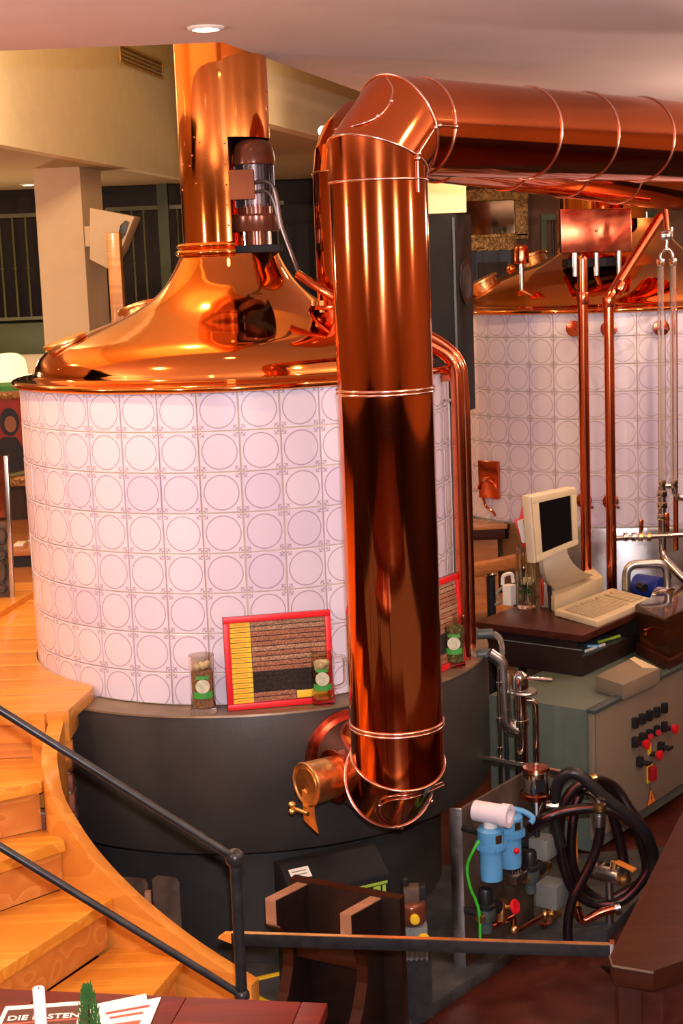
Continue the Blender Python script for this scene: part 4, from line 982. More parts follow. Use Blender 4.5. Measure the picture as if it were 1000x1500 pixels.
# silver manifold block
c = onp(757, 1284, 0.10); t = thing('manifold_block', 'small silver manifold block with a row of fittings under the filters', 'manifold', tuple(c))
MB().obox(c, 0.085, 0.045, 0.035, (pd_, -pn_, UPZ)).build('block', 'stainless', t, bevel=0.003)
for k in range(4):
    q = c + pd_*(-0.03+0.02*k) + UPZ*0.017; MB().cyl(q, q+UPZ*0.018, 0.008, seg=10).build('fitting', 'chrome', t)
MB().cyl(c-pn_*0.10, c, 0.012, seg=10).build('bracket', 'black_iron', t)
# red hand wheel valve and copper pipework
cw = onp(754, 1328, 0.14); t = thing('red_wheel_valve', 'small brass valve with red oval hand wheel on copper pipework', 'valve', tuple(cw))
wax = (pn_*0.85+V(0, 0, 0.25)).normalized(); xw, yw, _ = frame_of(wax)
MB().tube([cw+(xw*math.cos(q)+yw*math.sin(q))*0.022 for q in [2*PI*i/24 for i in range(24)]], 0.007, 8, closed=True).build('hand_wheel', 'red', t)
MB().cyl(cw-wax*0.004, cw+wax*0.006, 0.018, seg=16).build('wheel_web', 'red', t)
MB().cyl(cw, cw-wax*0.06, 0.007, seg=10).build('stem', 'brass', t)
MB().cyl(cw-wax*0.06-UPZ*0.05, cw-wax*0.06+UPZ*0.03, 0.022, seg=16).build('body', 'brass', t, bevel=0.003)
pw = thing('copper_pipework', 'short runs of orange copper pipe low on the steel panel', 'pipe', tuple(onp(760, 1365, .1)))
for pth in ([onp(752, 1345, .09), onp(752, 1366, .09), onp(800, 1338, .09), onp(806, 1330, .05)],
            [onp(790, 1352, .08), onp(812, 1368, .08), onp(812, 1348, .08), onp(803, 1326, .08)],
            [onp(720, 1358, .07), onp(735, 1350, .07), onp(752, 1342, .09)]):
    MB().tube(fillet(pth, 0.03, 5), 0.011 if pth[1].z < -.95 or True else 0.01, 12).build('tube', 'copper_red', pw, smooth=50)
for q in (onp(752, 1362, .09), onp(797, 1340, .09)): MB().sphere(q, 0.02, 14, 10).build('elbow_joint', 'brass', pw)
# steel pipes and sampling valve before the green cabinet
Yq = 6.15
sv = thing('steel_pipe_stack', 'upright stainless pipes with a T-handled valve before the green cabinet', 'pipework', (P(762, 1130, Yq).x, Yq, FZ+0.05))
MB().tube(fillet([P(716, 957, Yq), P(736, 970, Yq), P(741, 1060, Yq), P(752, 1068, Yq), P(764, 1070, Yq)], [0.05, 0.08, 0.02]), 0.025, 16).build('bend_pipe', 'stainless', sv, smooth=50)
xm_ = P(763, 1060, Yq).x
MB().cyl((xm_, Yq, FZ+.05), (xm_, Yq, P(762, 1012, Yq).z), 0.027, seg=24).build('main_pipe', 'chrome', sv)
MB().lathe([(0, 0.075), (0.012, 0.075), (0.030, 0.062), (0.034, 0.05), (0.034, 0.0), (0, 0)], xm_, Yq, 28, cz=P(760, 1010, Yq).z).build('valve_head', 'chrome', sv, smooth=35)
MB().lathe([(0, 0.006), (0.055, 0.006), (0.058, 0.0), (0.055, -0.006), (0, -0.006)], xm_+0.012, Yq, 32, cz=P(766, 1013, Yq).z).build('flange', 'stainless', sv)
hz_ = P(765, 994, Yq); MB().cyl(hz_, P(809, 996, Yq-.03), 0.009, seg=14).build('handle', 'chrome', sv)
MB().cyl((xm_, Yq, P(763, 1062, Yq).z), (xm_, Yq, P(763, 1054, Yq).z), 0.032, seg=24).build('clamp', 'chrome', sv)
xr_ = P(785, 1080, Yq).x
MB().tube(fillet([V(xm_, Yq, P(772, 1026, Yq).z), V(xr_, Yq, P(784, 1026, Yq).z), V(xr_, Yq, FZ+.05)], 0.03), 0.013, 14).build('return_pipe', 'chrome', sv, smooth=50)
xt_ = P(731, 1060, Yq).x
MB().cyl((xt_, Yq-.02, FZ+.05), (xt_, Yq-.02, P(728, 977, Yq).z), 0.0075, seg=12).build('thin_pipe', 'chrome', sv)
for py in (1000, 1052, 1095): MB().cyl((xt_, Yq-.02, P(731, py, Yq).z-.008), (xt_, Yq-.02, P(731, py, Yq).z+.008), 0.012, seg=12).build('union', 'chrome', sv)
MB().cyl((xt_+0.045, Yq+.03, FZ+.05), (xt_+0.03, Yq+.03, P(738, 1075, Yq).z), 0.009, seg=12).build('thin_pipe', 'black_iron', sv)

# ================================================================== control cabinet
C0 = Zp(872, 1270, FZ); zt_ = P(872, 1045, C0.y).z
u_ = (Zp(1000, 977, zt_) - V(C0.x, C0.y, zt_)); u_.z = 0; u_.normalize(); w_ = V(-u_.y, u_.x, 0); n_ = -w_
cb = thing('control_cabinet', 'green and beige metal control cabinet with switches on its slanting-away door', 'cabinet', (C0.x, C0.y, FZ+0.05))
def cbp(a, b2, z): return V(C0.x, C0.y, z) + u_*a + w_*b2
MB().prism([cbp(0.03, 0.03, FZ+.05), cbp(1.2, 0.03, FZ+.05), cbp(1.2, 0.55, FZ+.05), cbp(0.03, 0.55, FZ+.05)], V(0, 0, zt_-FZ-.05)).build('body', 'cabinet_green', cb, bevel=0.004)
door = MB().prism([cbp(0, 0, FZ+.12), cbp(1.2, 0, FZ+.12), cbp(1.2, 0.028, FZ+.12), cbp(0, 0.028, FZ+.12)], V(0, 0, zt_-FZ-.12)).build('door', 'cabinet_beige', cb, bevel=0.004)
MB().prism([cbp(-0.012, -0.014, zt_), cbp(1.2, -0.014, zt_), cbp(1.2, 0.03, zt_), cbp(-0.012, 0.03, zt_)], V(0, 0, 0.018)).build('rain_trim', 'trim_blue', cb, bevel=0.006)
MB().prism([cbp(0.012, -0.0015, FZ+.13), cbp(0.016, -0.0015, FZ+.13), cbp(0.016, -0.0015, zt_-.01), cbp(0.012, -0.0015, zt_-.01)], w_*0.004).build('seal_line', 'trim_blue', cb)
def ond(x, y, off=0.0):
    p0 = V(C0.x, C0.y, 0); r = _ray(x, y); o = V(0, 0, EYE); t = ((p0 + n_*off - o).dot(n_))/r.dot(n_); return o + r*t
axd = (u_, n_, UPZ)
for (x, y) in ((930, 1059), (940.5, 1053), (951, 1048), (962, 1043), (973, 1037), (930, 1087), (940.5, 1081), (951, 1076), (962, 1070), (973, 1064.5)):
    MB().obox(ond(x, y, 0.012), 0.030, 0.024, 0.048, axd).build('switch', 'black', door, bevel=0.003)
for (x, y) in ((951, 1078), (962, 1072)):
    MB().cyl(ond(x+2, y+1, 0.022), ond(x+2, y+1, 0.034), 0.014, seg=14).build('lamp_cap', 'dark_red', door)
for (x, y, off) in ((934, 1088, .03), (976, 1066, .03), (953, 1104, .03)):
    c = ond(x, y, 0.0)
    MB().cyl(c, c+n_*0.03, 0.012, seg=14).build('push_button', 'black', door)
    MB().cyl(c+n_*0.028, c+n_*0.052, 0.017, 0.025, seg=20).build('push_button', 'red', door, bevel=0.003)
for (x, y) in ((968, 1094), (937, 1116)):
    c = ond(x, y, 0.014); MB().obox(c, 0.030, 0.028, 0.048, axd).build('selector', 'black', door, bevel=0.004)
    MB().cyl(c+n_*0.014, c+n_*0.045+u_*0.0, 0.011, seg=12).build('selector_knob', 'black', door)
    MB().obox(c+n_*0.045, 0.05, 0.012, 0.014, axd).build('selector_lever', 'black', door, bevel=0.003)
MB().obox(ond(951, 1097, 0.002), 0.028, 0.004, 0.05, axd).build('yellow_plate', 'yellow', door)
MB().obox(ond(952, 1118, 0.002), 0.040, 0.004, 0.022, axd).build('label_plate', 'grey_box', door)
MB().obox(ond(951.5, 1133, 0.003), 0.058, 0.006, 0.085, axd).build('switch_plate', 'yellow', door, bevel=0.002)
MB().obox(ond(955.5, 1133, 0.022), 0.036, 0.034, 0.070, axd).build('main_switch', 'dark_red', door, bevel=0.010)
tri = [ond(952, 1153, 0.002), ond(946, 1184, 0.002), ond(960.5, 1173, 0.002)]
sg_ = MB().prism(tri, n_*0.002).build('warning_sign', 'ink', cb)
ct = sum(tri, V(0, 0, 0))/3
MB().prism([ct+(p-ct)*0.80+n_*0.0025 for p in tri], n_*0.0006).build('sign_face', 'orange', sg_)
bl_ = [(0.004, 0.026), (-0.006, 0.002), (0.0, 0.003), (-0.004, -0.020), (0.008, 0.008), (0.002, 0.008)]
MB().prism([ct + u_*a*1.3 + UPZ*b2 + n_*0.0034 for a, b2 in bl_], n_*0.0004).build('lightning_bolt', 'ink', sg_)
lb_ = thing('beige_lid_box', 'flat beige plastic box lying on the cabinet under the dark desk', 'box', tuple(Zp(912, 1012, zt_)))
zl_ = zt_ + 0.075
MB().prism([Zp(872, 990, zl_), Zp(912, 1003, zl_), Zp(966, 979, zl_), Zp(928, 962, zl_)], V(0, 0, -0.072)).build('case', 'cabinet_beige', lb_, bevel=0.004)
MB().prism([Zp(922, 966, zl_+.001), Zp(940, 979, zl_+.001), Zp(962, 979, zl_+.001), Zp(929, 963, zl_+.001)], V(0, 0, 0.004)).build('lid_panel', 'beige', lb_)

# ================================================================== desk on the cabinet with the till
zb_ = zt_ + 0.002; d0 = Zp(846, 994, zb_); zT = P(854, 931, d0.y).z
D0 = Zp(854, 931, zT)
def dk(a, b2, z): return V(D0.x, D0.y, z) + u_*a + w_*b2     # a along the front, b to the left-back
La = Zp(699, 909, zT)-D0; Ra = Zp(973, 882, zT)-D0
Lw, Rw = La.length, Ra.length
desk = thing('writing_desk', 'dark brown desk box with an open drawer standing on the green cabinet', 'desk', tuple(dk(0.2, 0.2, zb_)))
tpz = 0.034
MB().prism([dk(0, 0, zT-tpz), dk(Rw, 0, zT-tpz), dk(Rw, Lw, zT-tpz), dk(0, Lw, zT-tpz)], V(0, 0, tpz)).build('desk_top', 'desk', desk, bevel=0.004)
i0 = 0.035
def panel(nm, a0, a1, b0, b1, z0, z1, m='drawer'): return MB().prism([dk(a0, b0, z0), dk(a1, b0, z0), dk(a1, b1, z0), dk(a0, b1, z0)], V(0, 0, z1-z0)).build(nm, m, desk, bevel=0.002)
panel('bottom', i0, Rw-.1, i0, Lw-.05, zb_, zb_+0.012)
panel('side', i0-0.012, i0, i0-0.012, Lw-.05, zb_, zT-tpz-0.045)
panel('side_rail', i0, i0+0.012, i0+.02, Lw-.05, zT-tpz-0.045, zT-tpz)
panel('back', i0, Rw-.1, Lw-.065, Lw-.05, zb_, zT-tpz)
panel('end_panel', Rw-.115, Rw-.10, i0, Lw-.05, zb_, zT-tpz)
panel('drawer_front', i0, Rw-.10, i0-0.014, i0, zb_, zb_+0.085)
panel('drawer_edge', i0-0.013, i0-0.001, i0-0.015, Lw-.05, zT-tpz-0.047, zT-tpz-0.044, 'grey_box')
for (pts_, m, lab) in (([dk(.13, .06, zb_+.095), dk(.30, .05, zb_+.092)], 'white', 'white pen lying in the open desk drawer'), ([dk(.20, .09, zb_+.10), dk(.23, .04, zb_+.10)], 'blue', 'light blue pen lying across the white one in the drawer'), ([dk(.30, .08, zb_+.10), dk(.46, .05, zb_+.10)], 'lime', 'yellow green marker pen lying in the open desk drawer')):
    pn2 = thing('pen', lab, 'pen', tuple(pts_[0])); dd = (pts_[1]-pts_[0])
    MB().cyl(pts_[0], pts_[0]+dd*0.75, 0.007, seg=10).build('barrel', m, pn2); MB().cyl(pts_[0]+dd*0.75, pts_[1], 0.008, seg=10).build('cap', m, pn2)
tag(MB().prism([dk(.10, .03, zb_+.014), dk(.50, .03, zb_+.014), dk(.50, .25, zb_+.014), dk(.10, .25, zb_+.014)], V(0, 0, .072)).build('paper_stack', 'trim_blue', bevel=0.002), 'dark folder pile inside the desk drawer, under the pens', 'papers')
# keyboard
zk = zT + 0.035
kq = [Zp(812, 893, zk), Zp(875, 911, zk-.008), Zp(956, 877, zk-.004), Zp(896, 861, zk)]
kb = thing('keyboard', 'wide beige keyboard lying tilted on the dark desk', 'keyboard', tuple((kq[0]+kq[2])/2 - V(0, 0, .03)))
MB().prism(kq, V(0, 0, -0.030)).build('case', 'beige', kb, bevel=0.005)
mb = MB(); kx, ky = kq[2]-kq[1], kq[0]-kq[1]
for r_ in range(6):
    for c_ in range(17):
        if (r_ == 5 and c_ % 5 == 4) or (c_ == 12): continue
        a0, a1 = 0.05+0.9*(c_+.08)/17, 0.05+0.9*(c_+.92)/17; b0, b1 = 0.16+0.68*(r_+.08)/6, 0.16+0.68*(r_+.92)/6
        if r_ == 0 and 4 <= c_ <= 8: a0, a1 = 0.05+0.9*4/17, 0.05+0.9*8.9/17
        q = lambda a, b2: kq[1] + kx*a + ky*b2 + V(0, 0, 0.001 + 0.006*0)
        mb.prism([q(a0, b0), q(a1, b0), q(a1, b1), q(a0, b1)], V(0, 0, 0.006))
mb.build('keys', 'beige_key', kb, kind='stuff')
# till screen on its stand
tl_ = thing('till_screen', 'beige flat till screen with a black display on a curved stand', 'monitor', tuple(Zp(830, 880, zT)))
mc = [P(775, 727, 7.30), P(843, 713, 7.46), P(846, 798, 7.46), P(783, 826, 7.30)]
nm_ = (mc[1]-mc[0]).cross(mc[3]-mc[0]).normalized()
if nm_.y > 0: nm_ = -nm_
MB().prism([mc[3], mc[2], mc[1], mc[0]], -nm_*0.06).build('housing', 'beige_light', tl_, bevel=0.008)
q = lambda a, b2, o=0.0: mc[0].lerp(mc[1], a).lerp(mc[3].lerp(mc[2], a), b2) + nm_*o
fr_ = 0.001
for a0, a1, b0, b1 in ((0.02, 0.98, 0.02, .12), (0.02, .98, .88, .98), (.02, .16, .12, .88), (.86, .98, .12, .88)):
    MB().prism([q(a0, b1, fr_), q(a1, b1, fr_), q(a1, b0, fr_), q(a0, b0, fr_)], nm_*0.010).build('bezel', 'beige', tl_, bevel=0.003)
MB().prism([q(.14, .90, fr_), q(.88, .90, fr_), q(.88, .10, fr_), q(.14, .10, fr_)], nm_*0.003).build('display', 'screen', tl_)
bq = [Zp(796, 888, zT), Zp(812, 898, zT), Zp(884, 868, zT), Zp(868, 852, zT)]
bq = [V(p.x, p.y, zT) for p in bq]
MB().prism(bq, V(0, 0, 0.085)).build('base', 'beige', tl_, bevel=0.010)
ba, bb = (bq[0]+bq[3])/2, (bq[1]+bq[2])/2
mt_ = (mc[3]+mc[2])/2 - nm_*0.03
nk = []
for k in range(9):
    t = k/8; p = ba.lerp(bb, .5)*(t**1.6) + mt_*(1-t**1.6); p.z = mt_.z+0.03 + (zT+0.08-mt_.z-0.03)*(t**0.8)
    nk.append((p, 0.075+0.055*t))
vs = []; fs = []
hx = (mc[2]-mc[3]).normalized()
for (p, hw_) in nk:
    for s1 in (-1, 1):
        for s2 in (-1, 1): vs.append(p + hx*hw_*s1 + nm_*0.018*s2)
for k in range(8):
    A, B = k*4, k*4+4
    fs += [(A, A+1, B+1, B), (A+2, B+2, B+3, A+3), (A, B, B+2, A+2), (A+1, A+3, B+3, B+1)]
fs += [(0, 2, 3, 1), (32, 33, 35, 34)]
MB().add(vs, fs).build('neck', 'beige_light', tl_, bevel=0.004)
# things on the desk
c = Zp(771, 890, zT); gv = glass_mug(V(c.x, c.y, zT+.001), 0.315, 0.047, 'glass_vase', 'tall clear ribbed glass with flowers at the left end of the desk', band=False)
for k in range(12):
    a = 2*PI*k/12; MB().cyl((c.x+.047*math.cos(a), c.y+.047*math.sin(a), zT+.02), (c.x+.048*math.cos(a), c.y+.048*math.sin(a), zT+.30), 0.004, seg=6).build('rib', 'glass', gv)
mb = MB()
for k in range(26): mb.sphere(V(c.x, c.y, zT)+V(random.uniform(-.025, .025), random.uniform(-.025, .025), random.uniform(.07, .115)), 0.012, 6, 5, sz=0.6)
tag(mb.build('leaf_bunch', 'foliage'), 'dark green leaves inside the tall glass on the desk', 'leaves', kind='stuff')
mb = MB()
for k in range(16): mb.sphere(V(c.x, c.y, zT)+V(random.uniform(-.028, .028), random.uniform(-.028, .028), random.uniform(.118, .155)), 0.014, 6, 5, sz=0.7)
tag(mb.build('blossoms', 'petal'), 'cream blossoms inside the tall glass on the desk', 'flowers', kind='stuff')
c = Zp(799, 889, zT); t = thing('pen_cup', 'clear cup holding a red and a white stick beside the tall glass', 'cup', (c.x, c.y, zT))
MB().lathe([(0, 0.001), (0.026, 0.001), (0.028, 0.006), (0.028, 0.12), (0.025, 0.12), (0.025, 0.008), (0, 0.006)], c.x, c.y, 28, cz=zT).build('cup', 'glass', t, smooth=40)
tag(MB().cyl((c.x+.006, c.y, zT+.009), (c.x+.006, c.y, zT+.125), 0.0155, seg=18).build('white_tube', 'candle', bevel=0.003), 'white paper tube standing in the clear cup', 'tube')
tag(MB().cyl((c.x-.0175, c.y-.002, zT+.009), (c.x-.0175, c.y-.002, zT+.145), 0.0055, seg=12).build('red_marker', 'red', bevel=0.001), 'thin red marker standing in the clear cup', 'pen')
c = Zp(818, 884, zT); t = thing('spray_bottle', 'small silvery spray bottle with a pink collar before the till base', 'bottle', (c.x, c.y, zT))
MB().lathe(smooth_prof([(0, 0.001), (0.022, 0.001), (0.023, 0.05), (0.020, 0.065), (0.010, 0.072)], 3), c.x, c.y, 24, cz=zT).build('body', 'stainless', t, smooth=50)
MB().cyl((c.x, c.y, zT+.071), (c.x, c.y, zT+.088), 0.012, seg=16).build('collar', 'hose_stripe', t)
MB().cyl((c.x, c.y, zT+.088), (c.x, c.y, zT+.112), 0.007, seg=12).build('nozzle', 'trim_blue', t)
c = dk(0.10, Lw-0.06, zT); c = Zp(746, 886, zT); t = thing('desk_telephone', 'small white desk telephone standing left of the tall glass', 'telephone', (c.x, c.y, zT))
MB().obox(c+V(0, 0, .053), 0.055, 0.05, 0.105, (u_, w_, UPZ)).build('body', 'white', t, bevel=0.005)
MB().tube(fillet([c+V(-.03, .03, .10), c+V(-.028, .03, .15), c+V(.02, .03, .16), c+V(.025, .03, .11)], .02), 0.010, 10).build('handset', 'white', t, smooth=50)
MB().tube(spline([c+V(-.03, .02, .09), c+V(-.06, .02, .06), c+V(-.05, .01, .02), c+V(-.075, -.01, .004)], 6), 0.008, 8).build('cord', 'grey_box', t)
# red folder rack with papers behind the screen
c = P(762, 790, 7.55); t = thing('red_folder_rack', 'red folder rack with white papers leaning behind the till screen', 'rack', (c.x, c.y, zT))
MB().prism([P(752, 762, 7.60), P(766, 802, 7.60), P(790, 800, 7.60), P(788, 733, 7.60), P(772, 731, 7.60), P(764, 742, 7.60), P(760, 760, 7.60)], V(0.01, 0.03, 0)).build('folder', 'red', t, bevel=0.004)
MB().prism([P(757, 764, 7.55), P(764, 795, 7.55), P(776, 795, 7.55), P(772, 758, 7.55)], V(0.004, 0.016, 0)).build('papers', 'white_paper', t)
MB().prism([P(766, 762, 7.53), P(770, 795, 7.53), P(780, 795, 7.53), P(776, 760, 7.53)], V(0.004, 0.012, 0)).build('papers', 'grey_box', t)
MB().cyl(V(P(805, 800, 7.62).x, 7.62, zT), P(800, 790, 7.62), 0.012, seg=10).build('post', 'black_iron', t)
# smoked case at the right end
zc_ = zt_ + 0.004
sb = [Zp(931, 958, zc_), Zp(980, 985, zc_), Zp(1050, 948, zc_), Zp(1000, 918, zc_)]
sc = thing('smoked_case', 'dark wooden tray with an amber smoked cover at the right of the desk', 'case', tuple((sb[0]+sb[2])/2))
MB().prism(sb, V(0, 0, 0.055)).build('tray', 'desk', sc, bevel=0.004)
cc_ = sum(sb, V(0, 0, 0))/4
MB().prism([cc_+(p-cc_)*0.9+V(0, 0, .056) for p in sb], V(-0.02, 0.02, 0.19)).build('cover', 'amber', sc, bevel=0.01)
MB().obox(Zp(958, 952, zc_+.06)+V(0, .02, .10), 0.18, 0.02, 0.03, (u_, w_, UPZ)).build('copper_bar', 'copper_red', sc, bevel=0.003)
# blue pump with chrome head behind the desk
Yu = 7.95; c = P(955, 862, Yu); t = thing('blue_pump', 'dark blue electric pump with a chrome round head behind the desk', 'pump', (c.x, c.y, c.z-.1))
MB().cyl(c+V(-.06, .1, 0), c+V(.05, -.02, 0), 0.062, seg=28).build('motor', 'deep_blue', t, bevel=0.006)
MB().cyl(P(974, 880, Yu-.12)+V(-.03, .02, 0), P(974, 880, Yu-.12)+V(.02, -.04, 0), 0.075, seg=32).build('pump_head', 'chrome', t, bevel=0.008)
MB().cyl(P(936, 858, Yu), P(944, 862, Yu-.05), 0.022, seg=14).build('cable_gland', 'black', t)
MB().tube(fillet([P(972, 892, Yu-.2), P(984, 894, Yu-.25), P(1010, 893, Yu-.2)], .03), 0.022, 12).build('outlet', 'copper_dull', t)
MB().box(c.x-.08, c.x+.08, c.y-.05, c.y+.1, FZ, c.z-.05).build('stand', 'black_iron', t)

# ================================================================== hoses
def hose(name, label, px_path, Y, r=0.021, m='hose', stripe=True, group=None, closed=False):
    pts_ = [P(x, y, Y + (d[0] if d else 0)) for (x, y, *d) in px_path]
    path = spline(pts_, 8, closed)
    t = thing(name, label, 'hose', tuple(min(pts_, key=lambda p: p.z)), group)
    MB().tube(path, r, 12, closed=closed).build('tube', m, t, smooth=60)
    if stripe:
        off = V(-0.30, -0.80, 0.52).normalized()*r*0.84
        MB().tube([p+off for p in path], r*0.22, 6, closed=closed).build('red_stripe', 'hose_stripe', t, smooth=60)
    return t
YH = 5.75
hose('coiled_hose', 'thick black hose arching over the top of the hanging coil', [(822, 1240), (812, 1195), (816, 1150, -.02), (832, 1133, -.04), (852, 1138, -.05), (885, 1168, -.06), (920, 1195, -.06), (945, 1222, -.05), (957, 1255, 0), (954, 1300, .02)], YH, 0.023, 'hose_black', False)
hose('coiled_hose', 'big outer loop of dark red-striped hose hanging on the wall hook', [(866, 1143), (838, 1158), (822, 1190), (820, 1235), (830, 1285), (848, 1312), (878, 1325), (912, 1318), (940, 1290), (955, 1255), (948, 1222), (925, 1190, .03), (898, 1152, .05)], YH+.03, 0.020, closed=True)
hose('coiled_hose', 'inner loop of dark red-striped hose, narrower than the outer one', [(868, 1148, .03), (846, 1170, .02), (838, 1215), (838, 1262), (852, 1298), (882, 1318), (915, 1306), (945, 1282), (940, 1238), (922, 1196), (900, 1160)], YH+.09, 0.019, closed=True)
hose('filling_hose', 'dark red-striped hose running from the strainer into the hanging coil', [(776, 1214, .05), (800, 1198), (830, 1188), (870, 1184), (902, 1190), (930, 1208)], YH-.06, 0.020)
hose('drain_hose', 'red-striped hose dropping from a chrome coupling to the floor', [(879, 1208), (877, 1230), (868, 1258), (852, 1290), (838, 1318), (832, 1350), (833, 1382), (848, 1405), (875, 1420, -.1), (905, 1424, -.2)], YH-.1, 0.019)
hose('hanging_hose', 'short straight piece of dark hose hanging inside the coil', [(896, 1190), (905, 1222), (911, 1250), (914, 1268)], YH, 0.020)
hk = thing('hose_hook', 'chrome coupling and hook carrying the hose coil on the cabinet', 'hook', tuple(P(880, 1180, YH)))
MB().tube(fillet([P(846, 1162, YH+.05), P(862, 1160, YH), P(875, 1168, YH-.05), P(878, 1186, YH-.1)], .04), 0.013, 12).build('bent_tube', 'chrome', hk, smooth=50)
MB().cyl(P(878, 1178, YH-.1), P(879, 1187, YH-.1), 0.024, seg=16).build('brass_nut', 'brass', hk)
MB().cyl(P(877, 1192, YH-.1), P(878, 1210, YH-.1), 0.024, seg=16).build('coupling', 'stainless', hk, bevel=0.003)
MB().cyl(P(866, 1140, YH+.1), P(866, 1140, YH+.1)+w_*0.6, 0.012, seg=10).build('hook_arm', 'chrome', hk)
MB().cyl(P(858, 1143, YH), P(874, 1138, YH), 0.014, seg=12).build('hook_tip', 'brass', hk)
wp = tag(MB().tube([P(838, 1190, YH+.16), P(840, 1262, YH+.16), V(P(840, 1262, YH+.16).x, YH+.16, FZ+.05)], 0.018, 12).build('wooden_post', 'orange'), 'thin orange brown upright post behind the hose coil', 'post')
# ball valve with orange lever
c = P(892, 1278, YH+.05); t = thing('ball_valve', 'steel ball valve with bright orange lever inside the hose coil', 'valve', tuple(c))
MB().cyl(P(872, 1276, YH+.05), P(908, 1284, YH-.02), 0.030, seg=18).build('body', 'stainless', t, bevel=0.004)
for x in (872, 884, 906): MB().cyl(P(x, 1274+(x-872)*.25, YH+.05), P(x+5, 1275+(x-872)*.25, YH+.03), 0.040, seg=8).build('flange_nut', 'stainless', t, bevel=0.003)
MB().cyl(P(897, 1278, YH), P(899, 1262, YH), 0.014, seg=12).build('stem', 'brass', t)
MB().cyl(P(911, 1284, YH-.05), P(916, 1292, YH-.05), 0.028, seg=16).build('end_cap', 'brass', t, bevel=0.004)
la, lb2 = P(903, 1262, YH-.02), P(930, 1275, YH-.08); ld2 = (lb2-la)
MB().obox((la+lb2)/2, ld2.length, 0.028, 0.010, axes_of((ld2.x, ld2.y)) if False else (ld2.normalized(), UPZ.cross(ld2).normalized(), ld2.normalized().cross(UPZ.cross(ld2).normalized()))).build('lever', 'orange', t, bevel=0.003)
MB().cyl(V(c.x, c.y, FZ+.05), c, 0.016, seg=12).build('stand_pipe', 'stainless', t)
fp = thing('floor_pipe', 'low copper pipe bend with steel clamp on the floor under the coil', 'pipe', tuple(P(860, 1350, YH)))
MB().tube(fillet([P(845, 1330, YH), P(850, 1352, YH), P(882, 1335, YH), P(905, 1330, YH)], .05), 0.017, 12).build('tube', 'copper_dull', fp, smooth=50)
MB().cyl(P(900, 1331, YH), P(908, 1329, YH), 0.028, seg=12).build('clamp', 'stainless', fp)

# ================================================================== under the plinth, floor things
# black equipment case with a white label and yellow lettering
Yk = 5.20
ek = thing('equipment_case', 'black equipment case with white sticker and yellow marks tucked under the plinth', 'case', (0.0, 5.35, FZ+.05))
tl0, tr0 = P(405, 1257, 5.38), P(546, 1233, 5.55); zck = -0.534
bx_ = (tr0-tl0); bx_.z = 0; bw_ = bx_.length; bx_.normalize(); by_ = V(-bx_.y, bx_.x, 0)
O_ = V(tl0.x, tl0.y, 0) + by_*0.03
ep = lambda a, b2, z: O_ + bx_*a - by_*b2 + UPZ*z
prof = [(0.0, zck), (0.05, zck), (0.15, zck-0.07), (0.16, zck-0.09), (0.16, FZ+.05), (0.0, FZ+.05)]
MB().prism([ep(0, b2, z) for b2, z in prof], bx_*bw_).build('case', 'black_box', ek, bevel=0.006)
fn = (V(0, 0, 1)*0.10 - by_*0.07).normalized()
s0 = ep(bw_*0.06, 0.075, zck-0.0165)+fn*.001; dn = (-by_*0.10 - UPZ*0.07).normalized()
MB().prism([s0, s0+bx_*0.078, s0+bx_*0.078+dn*0.045, s0+dn*0.045], fn*0.001).build('sticker', 'white_paper', ek)
for i_ in range(2): MB().prism([s0+bx_*.008+dn*(.012+.014*i_)+fn*.0012, s0+bx_*.066+dn*(.012+.014*i_)+fn*.0012, s0+bx_*.066+dn*(.016+.014*i_)+fn*.0012, s0+bx_*.008+dn*(.016+.014*i_)+fn*.0012], fn*0.0004).build('sticker_text', 'grey_box', ek)
f0 = lambda a, z: ep(bw_*a, 0.161, z)
for (a0, a1, z0, z1) in ((0.60, 0.97, -.020, -.010), (0.70, 0.735, -.075, -.035), (0.86, 0.895, -.085, -.024), (0.915, 0.95, -.085, -.024), (0.82, 0.86, -.034, -.024)):
    MB().prism([f0(a0, zck-.09+z0), f0(a1, zck-.09+z0), f0(a1, zck-.09+z1), f0(a0, zck-.09+z1)], -by_*0.002).build('yellow_mark', 'lime', ek)
# small dosing pump right of the stand
c = V(P(603, 1335, 5.12).x, 5.12, 0); zq = lambda y: P(603, y, 5.12).z
t = thing('dosing_pump', 'small black and brown dosing pump with yellow cap behind the wooden stand', 'pump', (c.x, c.y, FZ+.05))
MB().obox(c+UPZ*((zq(1300)+zq(1318))/2), 0.055, 0.05, zq(1296)-zq(1320)).build('top_block', 'rust_plate', t, bevel=0.004)
MB().cyl(c+UPZ*zq(1296)+V(-.02, 0, 0), c+UPZ*zq(1286)+V(-.02, 0, 0), 0.013, seg=14).build('knob', 'black', t, bevel=0.003)
MB().obox(c+V(.035, .01, zq(1308)), 0.03, 0.04, 0.05).build('plug', 'black', t, bevel=0.003)
MB().lathe(smooth_prof([(0, zq(1318)), (0.042, zq(1320)), (0.050, zq(1335)), (0.044, zq(1350)), (0, zq(1352))], 4), c.x, c.y, 28).build('body', 'motor', t, smooth=50)
MB().cyl(c+UPZ*zq(1337)+V(.006, -.046, 0), c+UPZ*zq(1337)+V(.008, -.066, 0), 0.017, seg=18).build('cap', 'yellow', t, bevel=0.003)
pf = MB().obox(c+UPZ*((zq(1352)+zq(1400))/2), 0.10, 0.085, zq(1352)-zq(1400))
for k in range(6): pf.obox(c+V(-.045+.018*k, -.046, (zq(1354)+zq(1398))/2), 0.007, 0.01, zq(1354)-zq(1398))
pf.build('finned_head', 'grey_box', t)
MB().cyl(c+V(.035, -.05, zq(1366)), c+V(.035, -.075, zq(1368)), 0.022, seg=16).build('cap', 'yellow', t, bevel=0.003)
